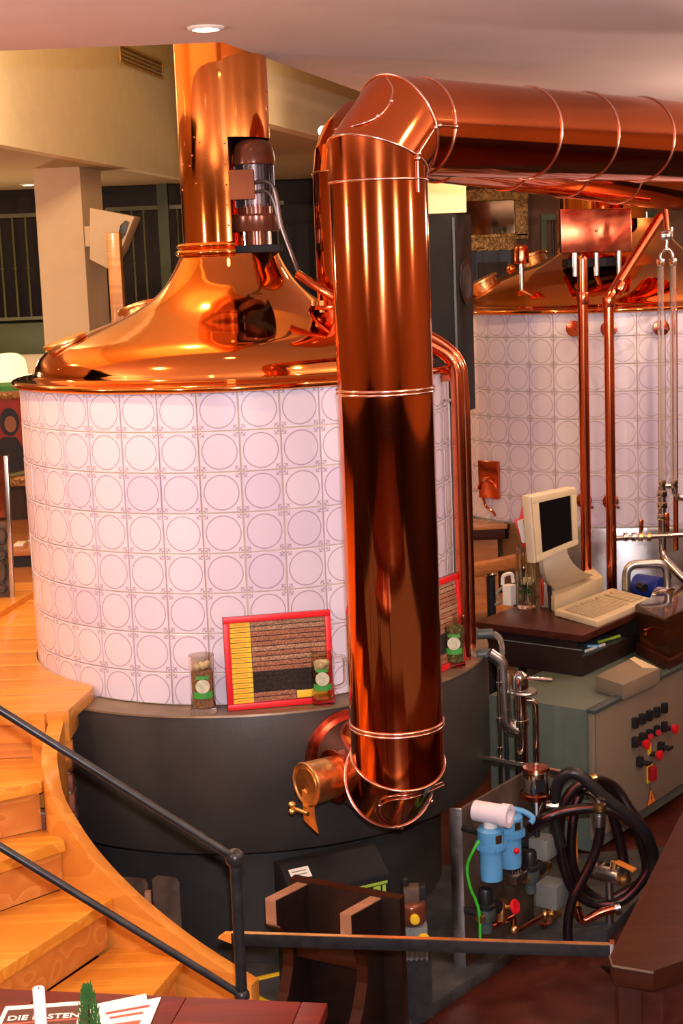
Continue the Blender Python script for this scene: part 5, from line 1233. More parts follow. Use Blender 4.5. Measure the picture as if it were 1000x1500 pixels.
MB().box(c.x-.06, c.x+.06, c.y-.05, c.y+.05, FZ+.05, zq(1398)).build('foot', 'black_iron', t)
# rusty plates leaning at the foot of the plinth
for (x0, x1, y0, lab) in ((172, 216, 1286, 'left rusty steel plate standing behind the curved stair stringer'), (222, 262, 1284, 'right rusty steel plate with rounded corner behind the stair stringer')):
    a, b2 = P(x0, y0, 5.42), P(x1, y0, 5.40)
    t = thing('steel_plate', lab, 'plate', (a.x, 5.42, FZ))
    MB().prism([V(a.x, a.y, FZ), V(b2.x, b2.y, FZ), V(b2.x, b2.y, a.z-.02), V(b2.x-.012, b2.y, a.z-.004), V(b2.x-.03, b2.y, a.z), V(a.x+.02, a.y, a.z), V(a.x, a.y, a.z-.012)], V(0.0, 0.014, 0)).build('plate', 'rust_plate', t, bevel=0.003)
    MB().cyl(V((a.x+b2.x)/2, a.y-.002, a.z-.12), V((a.x+b2.x)/2, a.y+.012, a.z-.12), 0.008, seg=12).build('bolt', 'stainless', t)
tag(MB().obox(P(217, 1316, 5.36), 0.022, 0.03, 0.055).build('wooden_peg', 'end_grain', bevel=0.003), 'small wooden peg stuck between the two rusty plates', 'peg')
# yellow hose
tag(MB().tube(spline([Zp(420, 1432, FZ+.03), Zp(395, 1437, FZ+.03), Zp(368, 1446, FZ+.03), Zp(372, 1465, FZ+.03), Zp(400, 1480, FZ+.03)], 8), 0.026, 12).build('yellow_hose', 'yellow'), 'yellow hose lying on the floor beside the wooden stand', 'hose')
# dark wooden keg stand
sA, sB = Zp(396, 1318, -.45), Zp(506, 1340, -.45)
rx = (sB-sA); rx.z = 0; swd = rx.length; rx.normalize(); dy_ = V(-rx.y, rx.x, 0)
kg = thing('keg_stand', 'dark wooden keg stand with pale end grain behind the flat steel bar', 'stand', (sA.x, sA.y, FZ+.05))
sp_ = lambda a, d, z: V(sA.x, sA.y, 0) + rx*a + dy_*d + UPZ*z
FB = FZ+.0
prof = [(0.20, -.47), (0, -.45), (0, -.535), (0.02, -.55), (.075, -.60), (.095, -.66), (.09, -.72), (.055, -.80), (.015, -.86), (0.0, -.93), (0.0, FB), (.20, FB)]
th_ = 0.042
for a in (-th_/2, swd-th_/2):
  bd = MB().prism([sp_(a, d, z) for d, z in prof], rx*th_).build('side_board', 'stand_wood', kg, bevel=0.003)
  for lo_, hi_, bm__ in ((0, 4, 'end_grain'), (3, 11, 'walnut')):
    vs = []; fs = []
    seq = prof[lo_:hi_]
    for i, (d, z) in enumerate(seq):
        d0, z0 = seq[max(0, i-1)]; d1, z1 = seq[min(len(seq)-1, i+1)]
        tx, tz_ = d1-d0, z1-z0; L_ = math.hypot(tx, tz_); nx_, nz_ = tz_/L_, -tx/L_
        for s1 in (0.001, th_-0.001): vs.append(sp_(a+s1, d+nx_*0.003, z+nz_*0.003))
        for s1 in (0.001, th_-0.001): vs.append(sp_(a+s1, d-nx_*0.002, z-nz_*0.002))
    for i in range(len(seq)-1):
        A, B = i*4, i*4+4; fs += [(A, A+1, B+1, B), (A+2, B+2, B+3, A+3), (A, B, B+2, A+2), (A+1, A+3, B+3, B+1)]
    MB().add(vs, fs).build('edge_band', bm__, bd, smooth=0)
zt2 = -.462
MB().prism([sp_(-.05, .20, FB), sp_(swd+.09, .20, FB), sp_(swd+.09, .235, FB), sp_(-.05, .235, FB)], UPZ*(zt2-FB)).build('back_board', 'stand_wood', kg, bevel=0.003)
MB().prism([sp_(-.05, .199, zt2), sp_(swd+.09, .199, zt2), sp_(swd+.09, .236, zt2), sp_(-.05, .236, zt2)], UPZ*0.004).build('edge_band', 'walnut', kg)
MB().prism([sp_(th_/2, .11, -.69), sp_(swd-th_/2, .11, -.69), sp_(swd-th_/2, .20, -.69), sp_(th_/2, .20, -.69)], UPZ*0.03).build('shelf', 'walnut', kg, bevel=0.003)
MB().prism([sp_(swd*.62, .02, FB), sp_(swd*.80, .02, FB), sp_(swd*.80, .20, FB), sp_(swd*.62, .20, FB)], UPZ*0.16).build('foot_block', 'stand_wood', kg, bevel=0.003)
MB().prism([sp_(swd+.05, -.02, FB), sp_(swd+.16, -.02, FB), sp_(swd+.16, .10, FB), sp_(swd+.05, .10, FB)], UPZ*0.14).build('foot_block', 'walnut', kg, bevel=0.003)
# flat steel bar
zB = -.28; f0_, f1_ = Zp(338, 1368, zB), Zp(893, 1385, zB); fdv = (f1_-f0_).normalized(); fnv = V(-fdv.y, fdv.x, 0)
fb = thing('flat_guard_bar', 'flat steel guard bar running from the newel post to the brown counter', 'bar', tuple(f0_))
MB().prism([f0_-UPZ*.036, f1_-UPZ*.036, f1_-UPZ*.036+fnv*.016, f0_-UPZ*.036+fnv*.016], UPZ*.036).build('bar', 'black_iron', fb, bevel=0.002)
MB().prism([f0_, f1_, f1_+fnv*.016, f0_+fnv*.016], UPZ*.002).build('lit_top_strip', 'brass', fb)  # lit top face put in as a brass-coloured strip
MB().prism([f0_-fdv*.04-UPZ*.015, f0_-UPZ*.03, f0_, f0_-fdv*.02], fnv*.016).build('wooden_tip', 'orange', fb)
MB().prism([f1_-UPZ*.045, f1_+fdv*.012-UPZ*.045, f1_+fdv*.012+UPZ*.004, f1_+UPZ*.004], fnv*.03).build('end_plate', 'chrome', fb)
# brown counter at the right
zc2 = -.2
cp = [Zp(893, 1398, zc2), Zp(897, 1412, zc2), Zp(957, 1422, zc2), Zp(1010, 1403, zc2), V(2.0, 4.15, zc2), V(2.0, 6.0, zc2), V(1.5, 5.95, zc2), Zp(1000, 1185, zc2)]
ctr = thing('bar_counter', 'red brown leather-topped bar counter end at the lower right', 'counter', (1.2, 4.6, FZ))
MB().prism([p-UPZ*.06 for p in cp], UPZ*.06).build('counter_top', 'walnut', ctr, bevel=0.006)
cm = sum(cp, V(0, 0, 0))/len(cp)
MB().prism([V(cm.x+(p.x-cm.x)*.93, cm.y+(p.y-cm.y)*.95, FZ) for p in cp], UPZ*(zc2-.06-FZ)).build('carcass', 'desk', ctr, bevel=0.004)
MB().prism([V(p.x, p.y, FZ) for p in (cp[1]+V(.015, .01, 0), cp[1]+V(.075, -.002, 0), cp[1]+V(.085, .06, 0), cp[1]+V(.02, .08, 0))], UPZ*(zc2-.06-FZ)).build('corner_post', 'walnut', ctr, bevel=0.005)
MB().tube([V(cp[0].x, cp[0].y, zc2-.006), V(cp[1].x, cp[1].y, zc2-.006), V(cp[2].x, cp[2].y, zc2-.006)], 0.004, 8).build('metal_edge', 'rust_plate', ctr)

# ================================================================== table in the foreground
ZTB = 0.10
struct(MB().box(-2.6, 1.2, 1.45, 3.5, -.75, -.64).build('floor', 'red_floor'))
eA, eB = Zp(0, 1448, ZTB), Zp(480, 1469, ZTB); tx_ = (eB-eA); tx_.z = 0; tx_.normalize(); ty_ = V(tx_.y, -tx_.x, 0)
tp_ = lambda a, b2, z=ZTB: V(eB.x, eB.y, z) - tx_*a + ty_*b2
tb = thing('dining_table', 'polished dark red wooden table with menus in the foreground', 'table', tuple(tp_(.7, .4, -.64)))
for (b0, b1) in ((0.0, 0.0),):
    wds = [0.0, 0.055, 0.30, 0.62, 0.95, 1.35]
    for k in range(5):
        MB().prism([tp_(wds[k]+.0006, 0.0, ZTB-.028), tp_(wds[k+1]-.0006, 0.0, ZTB-.028), tp_(wds[k+1]-.0006, .75, ZTB-.028), tp_(wds[k]+.0006, .75, ZTB-.028)], UPZ*.028).build('board', 'mahogany', tb, bevel=0.0025)
MB().prism([tp_(.1, .1, ZTB-.09), tp_(1.25, .1, ZTB-.09), tp_(1.25, .65, ZTB-.09), tp_(.1, .65, ZTB-.09)], UPZ*.06).build('apron', 'desk', tb)
for a in (.13, 1.22):
    for b2 in (.13, .62): q = tp_(a, b2, -.64); MB().cyl(q, q+UPZ*.66, 0.025, 0.035, seg=14).build('leg', 'desk', tb)
def sheet(name, label, quad, m='white_paper', th=0.0012, z=0.0):
    qs = [Zp(x, y, ZTB+.001+z) for x, y in quad]
    t = thing(name, label, 'menu', tuple(sum(qs, V(0, 0, 0))/4), None)
    MB().prism(qs, UPZ*th).build('sheet', m, t, smooth=0); return t, qs, th
mn, qs, th = sheet('menu_sheet', 'printed menu sheet with big dark heading, lying behind the white candle', [(8, 1475), (122, 1467), (104, 1560), (-40, 1575)])
q = lambda a, b2, o=0.0: qs[0].lerp(qs[1], a).lerp(qs[3].lerp(qs[2], a), b2) + UPZ*(th+o)
def flat(nm, a0, a1, b0, b1, m, o=0.0003, parent=mn): return MB().prism([q(a0, b1, o), q(a1, b1, o), q(a1, b0, o), q(a0, b0, o)], UPZ*0.0003).build(nm, m, parent, smooth=0)
flat('heading_panel', .06, .97, .07, .86, 'ink')
xx_, yy_ = (qs[1]-qs[0]).normalized(), (qs[0]-qs[3]).normalized()
for k, wd in enumerate(('DIE ERSTEN', 'SPARGEL')):
    o_ = q(.10, .24+.175*k, 0.0008); text(wd, 'heading_text', 0.0285 if k == 0 else 0.031, o_, (xx_, yy_), 'white_paper', mn)
for b0 in (.285, .46): flat('red_line', .06, .97, b0, b0+.025, 'ink_red', 0.0007)
for b0 in (.52, .60, .68, .76): flat('text_line', .12, .88, b0, b0+.02, 'petal', 0.0007)
mn2, qs, th = sheet('menu_sheet', 'lower flyer sheet with pale red print, right of the little conifer', [(150, 1478), (236, 1461), (196, 1560), (118, 1560)], z=.0016)
mn2p = mn2
for (a0, a1, b0, b1, m) in ((.10, .85, .10, .14, 'hose_stripe'), (.20, .78, .20, .24, 'ink_red'), (.12, .80, .34, .80, 'ink_red')):
    flat('print_block', a0, a1, b0, b1, m, 0.0003, mn2)
mn3, qs, th = sheet('menu_sheet', 'upper flyer sheet sticking out behind the pale red flyer', [(128, 1474), (214, 1456), (216, 1470), (140, 1500)], z=0.0)
# candle
c = V(P(60, 1500, 2.90).x, 2.90, ZTB+.0035); tc_ = P(61, 1447, 2.90).z
cdl = thing('candle', 'white pillar candle standing on the printed menu', 'candle', tuple(c))
MB().lathe([(0, 0), (0.0122, 0), (0.0122, tc_-c.z-.002), (0.011, tc_-c.z), (0.004, tc_-c.z-.002), (0, tc_-c.z-.002)], c.x, c.y, 28, cz=c.z).build('wax', 'candle', cdl, smooth=40)
MB().cyl((c.x, c.y, tc_-.003), (c.x+.001, c.y, tc_+.002), 0.0012, seg=6).build('wick', 'ink', cdl)
# small conifer in a pot
c = V(P(131, 1500, 2.80).x, 2.80, ZTB+.001); hp = P(131, 1438, 2.80).z - c.z
pl_ = thing('potted_conifer', 'tiny potted green conifer standing on the dark red table', 'plant', tuple(c))
MB().lathe([(0, 0), (0.017, 0), (0.022, 0.03), (0.020, 0.03), (0.018, 0.026), (0, 0.026)], c.x, c.y, 24, cz=c.z).build('pot', 'brick', pl_)
MB().cyl(c+UPZ*.02, c+UPZ*(hp*.8), 0.0022, 0.001, seg=6).build('stem', 'walnut', pl_)
mb = MB(); rng = random.Random(3)
for k in range(620):
    t = rng.random()**0.8; zz_ = 0.03 + (hp-.03)*t*0.93; rad = (0.0200*(1-t**2.2)**0.6+0.003)*rng.random()**.5; a = rng.uniform(0, 2*PI)
    b0 = c + V(rad*math.cos(a), rad*math.sin(a), zz_); d = V(math.cos(a)*.35, math.sin(a)*.35, 1+rng.random()*.6).normalized()*rng.uniform(.006, .012)
    mb.cyl(b0, b0+d, 0.0013, 0.0004, seg=4)
for k in range(5):
    a = rng.uniform(0, 2*PI); b0 = c+V(.006*math.cos(a), .006*math.sin(a), hp*.86); mb.cyl(b0, b0+V(.002*math.cos(a), .002*math.sin(a), hp*rng.uniform(.10, .17)), 0.0016, 0.0004, seg=5)
mb.build('foliage', 'foliage', pl_, kind='stuff', smooth=0)

# ================================================================== background
# thermostat box on the rear kettle
tpl = [P(699, 674, 8.95), P(728, 676, 8.80), P(729, 732, 8.80), P(701, 729, 8.95)]
nb = (tpl[3]-tpl[0]).cross(tpl[1]-tpl[0]).normalized()
if nb.y > 0: nb = -nb
ts = thing('thermostat_box', 'copper cover box with a cable on the lower left of the rear kettle', 'box', tuple(tpl[3]))
MB().prism(tpl, -nb*.05).build('cover', 'copper_red', ts, bevel=0.006)
tq = lambda a, b2, o=0: tpl[0].lerp(tpl[1], a).lerp(tpl[3].lerp(tpl[2], a), b2)+nb*o
MB().tube([tq(.5+.48*math.cos(k), .78-.28*math.sin(k), .003) for k in [PI*i/14 for i in range(15)]], 0.006, 8).build('raised_arch', 'copper_dull', ts)
MB().cyl(tq(.42, .50, 0), tq(.42, .50, .018), 0.014, seg=14).build('gland', 'solder', ts)
MB().tube(spline([tq(.15, 1.0, -.01), P(712, 742, 8.85), P(722, 750, 8.84), P(727, 758, 8.86)], 6), 0.008, 8).build('cable', 'copper_red', ts)
# wooden service platform at the rear kettle
wz = 0.118
wpf = thing('service_platform', 'orange brown wooden service platform and step left of the rear kettle', 'platform', (0.6, 9.2, FZ))
def pp2(y0, y1):
    pts = [V(0.05, y0, 0)]
    for k in range(6):
        y = y0+(y1-y0)*k/5; dy = y-K2.y; pts.append(V(K2.x-math.sqrt(max(0, (R2+.03)**2-dy*dy)) if abs(dy) < R2+.03 else 1.4, y, 0))
    return pts + [V(0.05, y1, 0)]
for y0 in (8.74, 8.92, 9.10, 9.28, 9.46):
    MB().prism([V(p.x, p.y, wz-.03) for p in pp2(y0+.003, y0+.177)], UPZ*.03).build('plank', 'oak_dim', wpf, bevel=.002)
MB().box(0.05, 0.93, 8.75, 8.78, wz-.09, wz-.031).build('fascia_board', 'walnut', wpf, bevel=.002)
MB().box(0.05, 0.89, 8.79, 8.82, FZ, wz-.09).build('front_panel', 'oak_dim', wpf)
for (y0, y1) in ((8.30, 8.53), (8.535, 8.76)): MB().box(0.15, 0.93, y0, y1, -.32, -.285).build('step', 'oak_dim', wpf, bevel=.003)
MB().box(0.15, 0.92, 8.34, 8.36, FZ, -.32).build('step_panel', 'oak_dim', wpf)
ra, rb = Zp(625, 850, -.02), Zp(772, 818, -.02)
ra.z = rb.z = P(700, 833, (ra.y+rb.y)/2).z
hrl = thing('service_handrail', 'wooden handrail on short chrome posts beside the rear service platform', 'railing', tuple(ra))
MB().obox((ra+rb)/2, (rb-ra).length, 0.07, 0.065, axes_of((rb.x-ra.x, rb.y-ra.y))).build('rail', 'oak_dim', hrl, bevel=.012)
for t in (.35, .62, .93):
    p = ra.lerp(rb, t); MB().cyl(V(p.x, p.y, FZ), V(p.x, p.y, p.z-.03), 0.024, seg=16).build('post', 'black_iron', hrl)
    MB().lathe([(0.03, 0), (0.034, -.01), (0.03, -.02)], p.x, p.y, 18, cz=p.z-.032).build('post_ring', 'chrome', hrl)
# tall black loudspeaker under the cream beam
zs0, zs1 = P(680, 606, 8.3).z, P(660, 313, 8.3).z
s_a, s_b, s_c = P(560, 460, 8.3).x+.22, P(671, 460, 8.3).x, P(694, 460, 8.55).x
sk = thing('column_loudspeaker', 'tall black column loudspeaker hanging left of the rear kettle', 'speaker', (s_b, 8.3, zs0))
MB().prism([V(s_a, 8.3, zs0), V(s_b, 8.3, zs0), V(s_c, 8.58, zs0), V(s_a, 8.62, zs0)], UPZ*(zs1-zs0)).build('cabinet', 'black_box', sk, bevel=.006)
sd_ = (V(s_c, 8.58, 0)-V(s_b, 8.3, 0)).normalized(); sn = V(sd_.y, -sd_.x, 0); sc0 = V((s_b+s_c)/2, 8.44, P(684, 412, 8.44).z)
MB().cyl(sc0-sn*.004, sc0+sn*.012, 0.125, seg=32).build('speaker_ring', 'black', sk, bevel=.004)
MB().cyl(sc0+sn*.010, sc0+sn*.014, 0.10, 0.085, seg=32).build('cone', 'dull_black', sk)
MB().prism([V(s_b-.02, 8.294, zs0+.02), V(s_b-.008, 8.294, zs0+.02), V(s_b-.008, 8.294, zs1-.02), V(s_b-.02, 8.294, zs1-.02)], V(0, .004, 0)).build('edge_highlight', 'trim_blue', sk)  # edge highlight set in as a lighter strip
# mirror and sideboard on the far wall
Ym = 14.1
def rect(name, x0, y0, x1, y1, Y, th, m, parent, bev=0.0): 
    a, b2 = P(x0, y0, Y), P(x1, y1, Y)
    return MB().box(min(a.x, b2.x), max(a.x, b2.x), Y, Y+th, min(a.z, b2.z), max(a.z, b2.z)).build(name, m, parent, bevel=bev)
mr = thing('wall_mirror', 'dark old mirror in a heavy carved gilt frame on the far wall', 'mirror', tuple(P(720, 350, Ym)))
rect('mirror_glass', 640, 292, 754, 346, Ym, .02, 'mirror', mr)
for x0, y0, x1, y1 in ((630, 279, 774, 292), (630, 346, 774, 350), (754, 292, 774, 346), (630, 292, 642, 346)): rect('frame_rail', x0, y0, x1, y1, Ym-.05, .09, 'gold_frame', mr, .01)
sbd = thing('sideboard', 'dark carved sideboard under the gilt mirror on the far wall', 'sideboard', (P(715, 420, 13.7).x, 13.7, FZ))
rect('carved_frieze', 620, 351, 757, 366, 13.75, .35, 'gold_frame', sbd, .01); rect('front', 620, 366, 750, 470, 13.78, .3, 'black', sbd)
for x in (640, 700): rect('door', x, 385, x+45, 450, 13.76, .03, 'dark_wall', sbd, .005)
zz0 = P(700, 468, 13.78).z; MB().box(P(620, 460, 13.8).x, P(750, 460, 13.8).x, 13.8, 14.05, FZ, zz0).build('plinth', 'black', sbd)
gr = thing('green_rail_frame', 'dark green post frame with slanted balusters behind the rear copper box', 'railing', (P(797, 380, 12.2).x, 12.2, FZ))
ga, gb_ = P(792, 316, 12.2), P(801, 316, 12.2)
MB().box(ga.x, gb_.x, 12.2, 12.28, FZ, ga.z).build('post', 'green_paint', gr, bevel=.004)
MB().box(ga.x, ga.x+.9, 12.19, 12.29, ga.z-.04, ga.z+.012).build('top_rail', 'green_paint', gr, bevel=.004)
for k in range(7): MB().cyl((gb_.x+.05+.1*k, 12.24, ga.z-.75), (gb_.x+.05+.1*k, 12.24, ga.z-.03), 0.012, seg=8).build('baluster', 'black_iron', gr)
MB().box(ga.x, ga.x+.9, 12.2, 12.28, ga.z-.80, ga.z-.75).build('bottom_rail', 'green_paint', gr)
# upper gallery railings, left background
def gallery_rail(x0, x1, Y, ztop, zbot, xs, label, group=None):
    a, b2 = P(x0, 400, Y), P(x1, 400, Y)
    t = thing('gallery_railing', label, 'railing', (a.x, Y, zbot), group)
    MB().box(a.x, b2.x, Y-.02, Y+.02, ztop-.025, ztop+.012).build('top_rail', 'rail_green', t)
    MB().box(a.x, b2.x, Y-.02, Y+.02, zbot, zbot+.03).build('bottom_rail', 'rail_green', t)
    for x in xs:
        p = P(x, 400, Y); MB().cyl((p.x, Y, zbot), (p.x, Y, ztop), 0.011, seg=8).build('baluster', 'rail_green', t)
        MB().sphere((p.x, Y, (ztop+zbot)/2), 0.018, 8, 6).build('baluster_knot', 'rail_green', t)
    return t
gallery_rail(-150, 68, 15.0, 2.215, 1.225, [-130, -110, -91, -72, -53, -34, -15, 4, 23, 42, 60], 'dark green gallery railing left of the cream pillar')
gallery_rail(160, 420, 15.0, 2.24, 1.2, [180, 198, 215, 252, 264, 290, 310, 330, 350, 370, 390, 410], 'dark green gallery railing behind the copper flue')
gp_ = P(238, 300, 14.9); MB_ = MB().box(gp_.x-.05, gp_.x+.05, 14.9, 15.0, 0, CZ)
tag(MB_.build('gallery_post', 'green_paint'), 'dark olive upright post left of the copper flue', 'post')
gbm = struct(MB().box(-8, P(420, 500, 14.9).x, 14.9, 15.6, .9, 1.2).build('gallery_beam', 'green_paint', bevel=.01))
struct(MB().box(-8, 0.2, 15.6, 15.7, 0.9, 1.2).build('gallery_beam', 'dark_wall'))
struct(MB().box(-8, -0.2, 15.0, 15.1, -.1, .9).build('wall_back', 'cream'))
# reddish shelf with dim bottles behind the gallery rail
# white projector housing on the pillar and wooden post
Yj = 12.0
pj = thing('projector_box', 'cream wedge-shaped projector housing on the side of the pillar', 'projector', tuple(P(165, 380, Yj)))
MB().prism([P(131, 304, Yj), P(131, 380, Yj), P(160, 395, Yj), P(178, 365, Yj), P(197, 317, Yj)], V(0.02, 0.25, 0)).build('housing', 'cream_pale', pj, bevel=.01)
MB().prism([P(176, 330, Yj-.012), P(173, 345, Yj-.012), P(177, 353, Yj-.012), P(184, 342, Yj-.012), P(189, 325, Yj-.012), P(183, 323, Yj-.012)], V(0, .02, 0)).build('lens_opening', 'black', pj, bevel=.003)
MB().box(P(120, 350, Yj).x, P(140, 350, Yj).x, Yj+.15, 12.5, P(140, 360, Yj).z, P(140, 330, Yj).z).build('bracket', 'cream_pale', pj)
a, b2 = P(155, 341, 11.4), P(174, 341, 11.4)
tag(MB().box(a.x, b2.x, 11.4, 11.55, -.1, a.z).build('wooden_pole', 'oak', bevel=.006), 'square orange wooden post standing before the projector housing', 'post')
# glowing lamp with green shade, portrait, dark furniture, white chair at the far left
c = P(14, 560, 12.2); lm = thing('shaded_lamp', 'bright glowing lamp with a green glass rim at the far left', 'lamp', (c.x, c.y, -.1))
MB().lathe(smooth_prof([(0.0, 0.23), (0.08, 0.22), (0.13, 0.17), (0.145, 0.08), (0.14, 0.0)], 4), c.x, c.y, 32, cz=c.z+.0).build('glowing_shade', 'sconce', lm, smooth=60)
MB().lathe([(0.15, 0.0), (0.22, -.03), (0.23, -.075), (0.215, -.075), (0.14, -.01)], c.x, c.y, 32, cz=c.z+.01).build('green_rim', 'green_label', lm, smooth=40)
MB().cyl((c.x, c.y, -.1), (c.x, c.y, c.z+.02), 0.015, seg=12).build('stem', 'brass', lm)
MB().cyl((c.x, c.y, -.1), (c.x, c.y, -.07), 0.12, seg=24).build('foot', 'brass', lm)
Yo = 11.0; pt = thing('portrait_painting', 'dim old portrait of a dark-clad person on red ground at the far left', 'painting', tuple(P(0, 700, Yo)))
rect('canvas', -45, 582, 42, 702, Yo, .02, 'portrait_red', pt)
for x0, y0, x1, y1 in ((-50, 576, 47, 583), (-50, 700, 47, 712), (41, 576, 49, 712), (-52, 576, -44, 712)): rect('frame_rail', x0, y0, x1, y1, Yo-.02, .05, 'gold_frame', pt, .005)
hc = P(14, 618, Yo-.004)
def disc(c, rx_, rz_, m, nm, par, dy=0.003): return MB().prism([c+V(rx_*math.cos(q), 0, rz_*math.sin(q)) for q in [2*PI*i/28 for i in range(28)]], V(0, -dy, 0)).build(nm, m, par)
disc(hc, .068, .10, 'black', 'painted_hair', pt); disc(hc+V(.006, -.004, -.015), .042, .058, 'skin_paint', 'painted_face', pt)
MB().prism([P(-35, 700, Yo-.003), P(38, 700, Yo-.003), P(36, 660, Yo-.003), P(24, 640, Yo-.003), P(6, 640, Yo-.003), P(-20, 655, Yo-.003)], V(0, -.003, 0)).build('painted_coat', 'black', pt)
MB().box(P(-40, 640, Yo).x, P(40, 640, Yo).x, Yo+.02, Yo+.10, -.1, P(0, 700, Yo).z).build('backing_stand', 'dark_wall', pt)
tb2 = thing('side_table', 'dark side table with orange wooden top left of the tiled kettle', 'table', tuple(P(38, 870, 9.2)))
a, b2 = P(18, 806, 9.2), P(75, 806, 9.2)
MB().box(a.x-.25, b2.x, 9.1, 9.7, a.z-.02, a.z+.02).build('table_top', 'oak_dim', tb2, bevel=.006)
MB().box(a.x-.22, b2.x-.03, 9.15, 9.65, -.1, a.z-.02).build('cupboard', 'black', tb2)
tag(MB().box(P(20, 800, 9.2).x, P(34, 800, 9.2).x, 9.2, 9.32, a.z+.021, a.z+.035).build('folded_napkin', 'white_paper', bevel=.003), 'small white napkin on the orange topped side table', 'napkin')
hr = thing('dining_rail', 'thin dark olive rail crossing in front of the portrait at the far left', 'rail', tuple(P(0, 702, 9.8)))
MB().cyl(P(-60, 712, 9.8), P(60, 688, 9.8), 0.016, seg=10).build('rail', 'rail_green', hr)
for x in (-30, 48): p = P(x, 700, 9.8); MB().cyl(V(p.x, p.y, -.1), p, 0.012, seg=10).build('post', 'black_iron', hr)
ch = thing('scrolled_screen', 'pale metal screen panel with black iron scrolls at the far left edge', 'screen', tuple(P(0, 880, 7.4)))
Yc = 7.40
a, b2 = P(6, 670, Yc), P(11, 670, Yc); zb2 = PZ
MB().prism([P(5, 668, Yc), P(11, 668, Yc), V(P(20, 868, Yc).x, Yc, zb2), V(P(14, 868, Yc).x, Yc, zb2)], V(0, .03, 0)).build('side_post', 'stainless', ch, bevel=.003)
MB().prism([P(-60, 668, Yc+.01), P(5, 668, Yc+.01), P(8, 758, Yc+.01), P(-60, 760, Yc+.01)], V(0, .01, 0)).build('upper_panel', 'copper_dull', ch)
MB().prism([P(-60, 768, Yc+.012), P(8, 764, Yc+.012), V(P(14, 868, Yc).x, Yc+.012, zb2), V(P(-60, 868, Yc).x, Yc+.012, zb2)], V(0, .008, 0)).build('lower_panel', 'rust_plate', ch)
for (y0, y1) in ((775, 795), (806, 818), (822, 852), (856, 866)):
    MB().tube(spline([P(-8, y0, Yc-.002), P(4, y0-1, Yc-.002), P(9, (y0+y1)/2, Yc-.002), P(6, y1, Yc-.002), P(-4, y1+1, Yc-.002)], 5), 0.006, 8).build('scroll', 'black', ch)

# ceiling fittings
def downlight(px_, py_, r, label, on='lamp_on'):
    c = Zp(px_, py_, CZ); t = thing('ceiling_downlight', label, 'lamp', (c.x, c.y, CZ))
    MB().lathe([(r*0.72, -.004), (r*0.78, -.010), (r*1.0, -.008), (r*1.08, 0.0), (r*.72, 0.0)], c.x, c.y, 40, cz=CZ).build('trim_ring', 'white', t, smooth=50)
    MB().lathe([(0, -.010), (r*.5, -.009), (r*.72, -.004)], c.x, c.y, 32, cz=CZ).build('lens', on, t, smooth=60)
    return t
downlight(301, 40, 0.062, 'recessed ceiling downlight just before the copper flue')
downlight(42, 270, 0.075, 'recessed downlight in the lower ceiling above the cream pillar')
c = Zp(95, 282, CZ); vd = thing('ceiling_vent', 'flat round ceiling vent disc behind the far downlight', 'vent', (c.x, c.y, CZ))
MB().lathe([(0, -.03), (.16, -.03), (.22, -.022), (.24, -.012), (.24, -.004), (0, -.004)], c.x, c.y, 40, cz=CZ).build('disc', 'soffit', vd, smooth=30)
MB().cyl((c.x, c.y, CZ-.005), (c.x, c.y, CZ), 0.12, seg=24).build('neck', 'dull_black', vd)
c = Zp(20, 255, CZ)
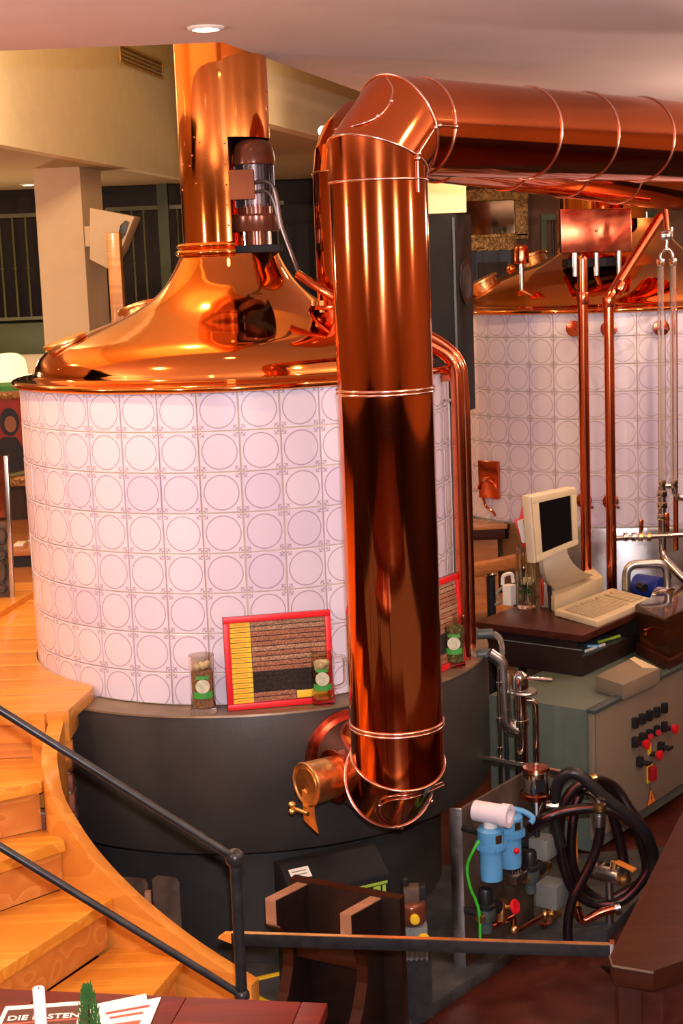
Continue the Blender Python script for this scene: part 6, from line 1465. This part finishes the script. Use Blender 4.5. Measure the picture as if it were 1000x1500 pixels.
# grille on the upper wall
fn_ = V(fd.y, -fd.x, 0).normalized(); fu = V(fd.x, fd.y, 0).normalized()
def onf(x, y, off=0.0):
    p0 = V(l1.x, l1.y, 0); r = _ray(x, y); o = V(0, 0, EYE); t = ((p0+fn_*off-o).dot(fn_))/r.dot(fn_); return o + r*t
ga_, gb2 = onf(172, 84), onf(234, 98); zc3 = (ga_.z+gb2.z)/2; gh = 0.13
gl = thing('wall_grille', 'brown slatted air grille high on the wall behind the copper flue', 'grille', (ga_.x, ga_.y, zc3))
gc = (ga_+gb2)/2; gc.z = zc3; gw = (V(gb2.x, gb2.y, 0)-V(ga_.x, ga_.y, 0)).length
axf = (fu, -fn_, UPZ)
for sgn_ in (-1, 1):
    MB().obox(gc+UPZ*sgn_*gh*.5+fn_*.015, gw, .03, .018, axf).build('frame_rail', 'brass', gl)
    MB().obox(gc+fu*sgn_*gw*.5+fn_*.015, .02, .03, gh, axf).build('frame_rail', 'brass', gl)
MB().obox(gc+fn_*.004, gw, .006, gh, axf).build('backing', 'dull_black', gl)
for k in range(4): MB().obox(gc+UPZ*(-gh*.36+gh*.24*k)+fn_*.016, gw, .022, .012, axf).build('slat', 'gold_frame', gl)
# wall spot glowing beside the pipe elbow
c = P(473, 192, 9.3); ws = thing('wall_spot', 'bright little wall spotlight left of the big pipe elbow', 'lamp', tuple(c))
MB().cyl(c, c+V(0, .05, -.03), 0.035, seg=20).build('housing', 'chrome', ws)
MB().sphere(c, 0.03, 14, 10).build('bulb', 'lamp_on', ws)
# bodies of the added ceiling fill and the ceiling spots
for i, (p, e) in enumerate(CEILING_FILL):
    t = thing('fill_uplighter', ('added brass fill-light bowl hanging ' + ('left behind the gallery', 'right behind the gallery', 'far left over the stairs', 'far right over the counter', 'straight behind the gallery', 'right of the rear kettle')[i]), 'lamp', p)
    MB().lathe([(0, -.16), (0.08, -.15), (0.16, -.09), (0.165, -.09), (0.085, -.16), (0, -.17)], p[0], p[1], 32, cz=p[2]).build('bowl', 'brass', t, smooth=40)
    MB().cyl((p[0], p[1]+.165, p[2]-.09), (p[0], p[1]+.165, CZ), 0.005, seg=8).build('hanger', 'black', t)
for i, (p, e) in enumerate(LAMPS):
    t = thing('ceiling_spot', 'small ceiling spot ' + ('above the stairs', 'above the wooden platform', 'before the big pipe', 'above the bar counter', 'between the two kettles', 'above the service platform', 'before the stairs', 'above the dining table', 'left of the dining table', 'right of the dining table', 'far left above the stairs', 'above the left gallery', 'above the right gallery', 'beyond the wooden platform')[i], 'lamp', (p[0], p[1], CZ))
    MB().lathe([(0, -.012), (0.03, -.012), (0.034, -.006)], p[0], p[1], 24, cz=CZ).build('lens', 'lamp_on', t)
    MB().lathe([(0.034, -.006), (0.05, -.012), (0.055, 0), (0.034, 0)], p[0], p[1], 24, cz=CZ).build('trim_ring', 'chrome', t)
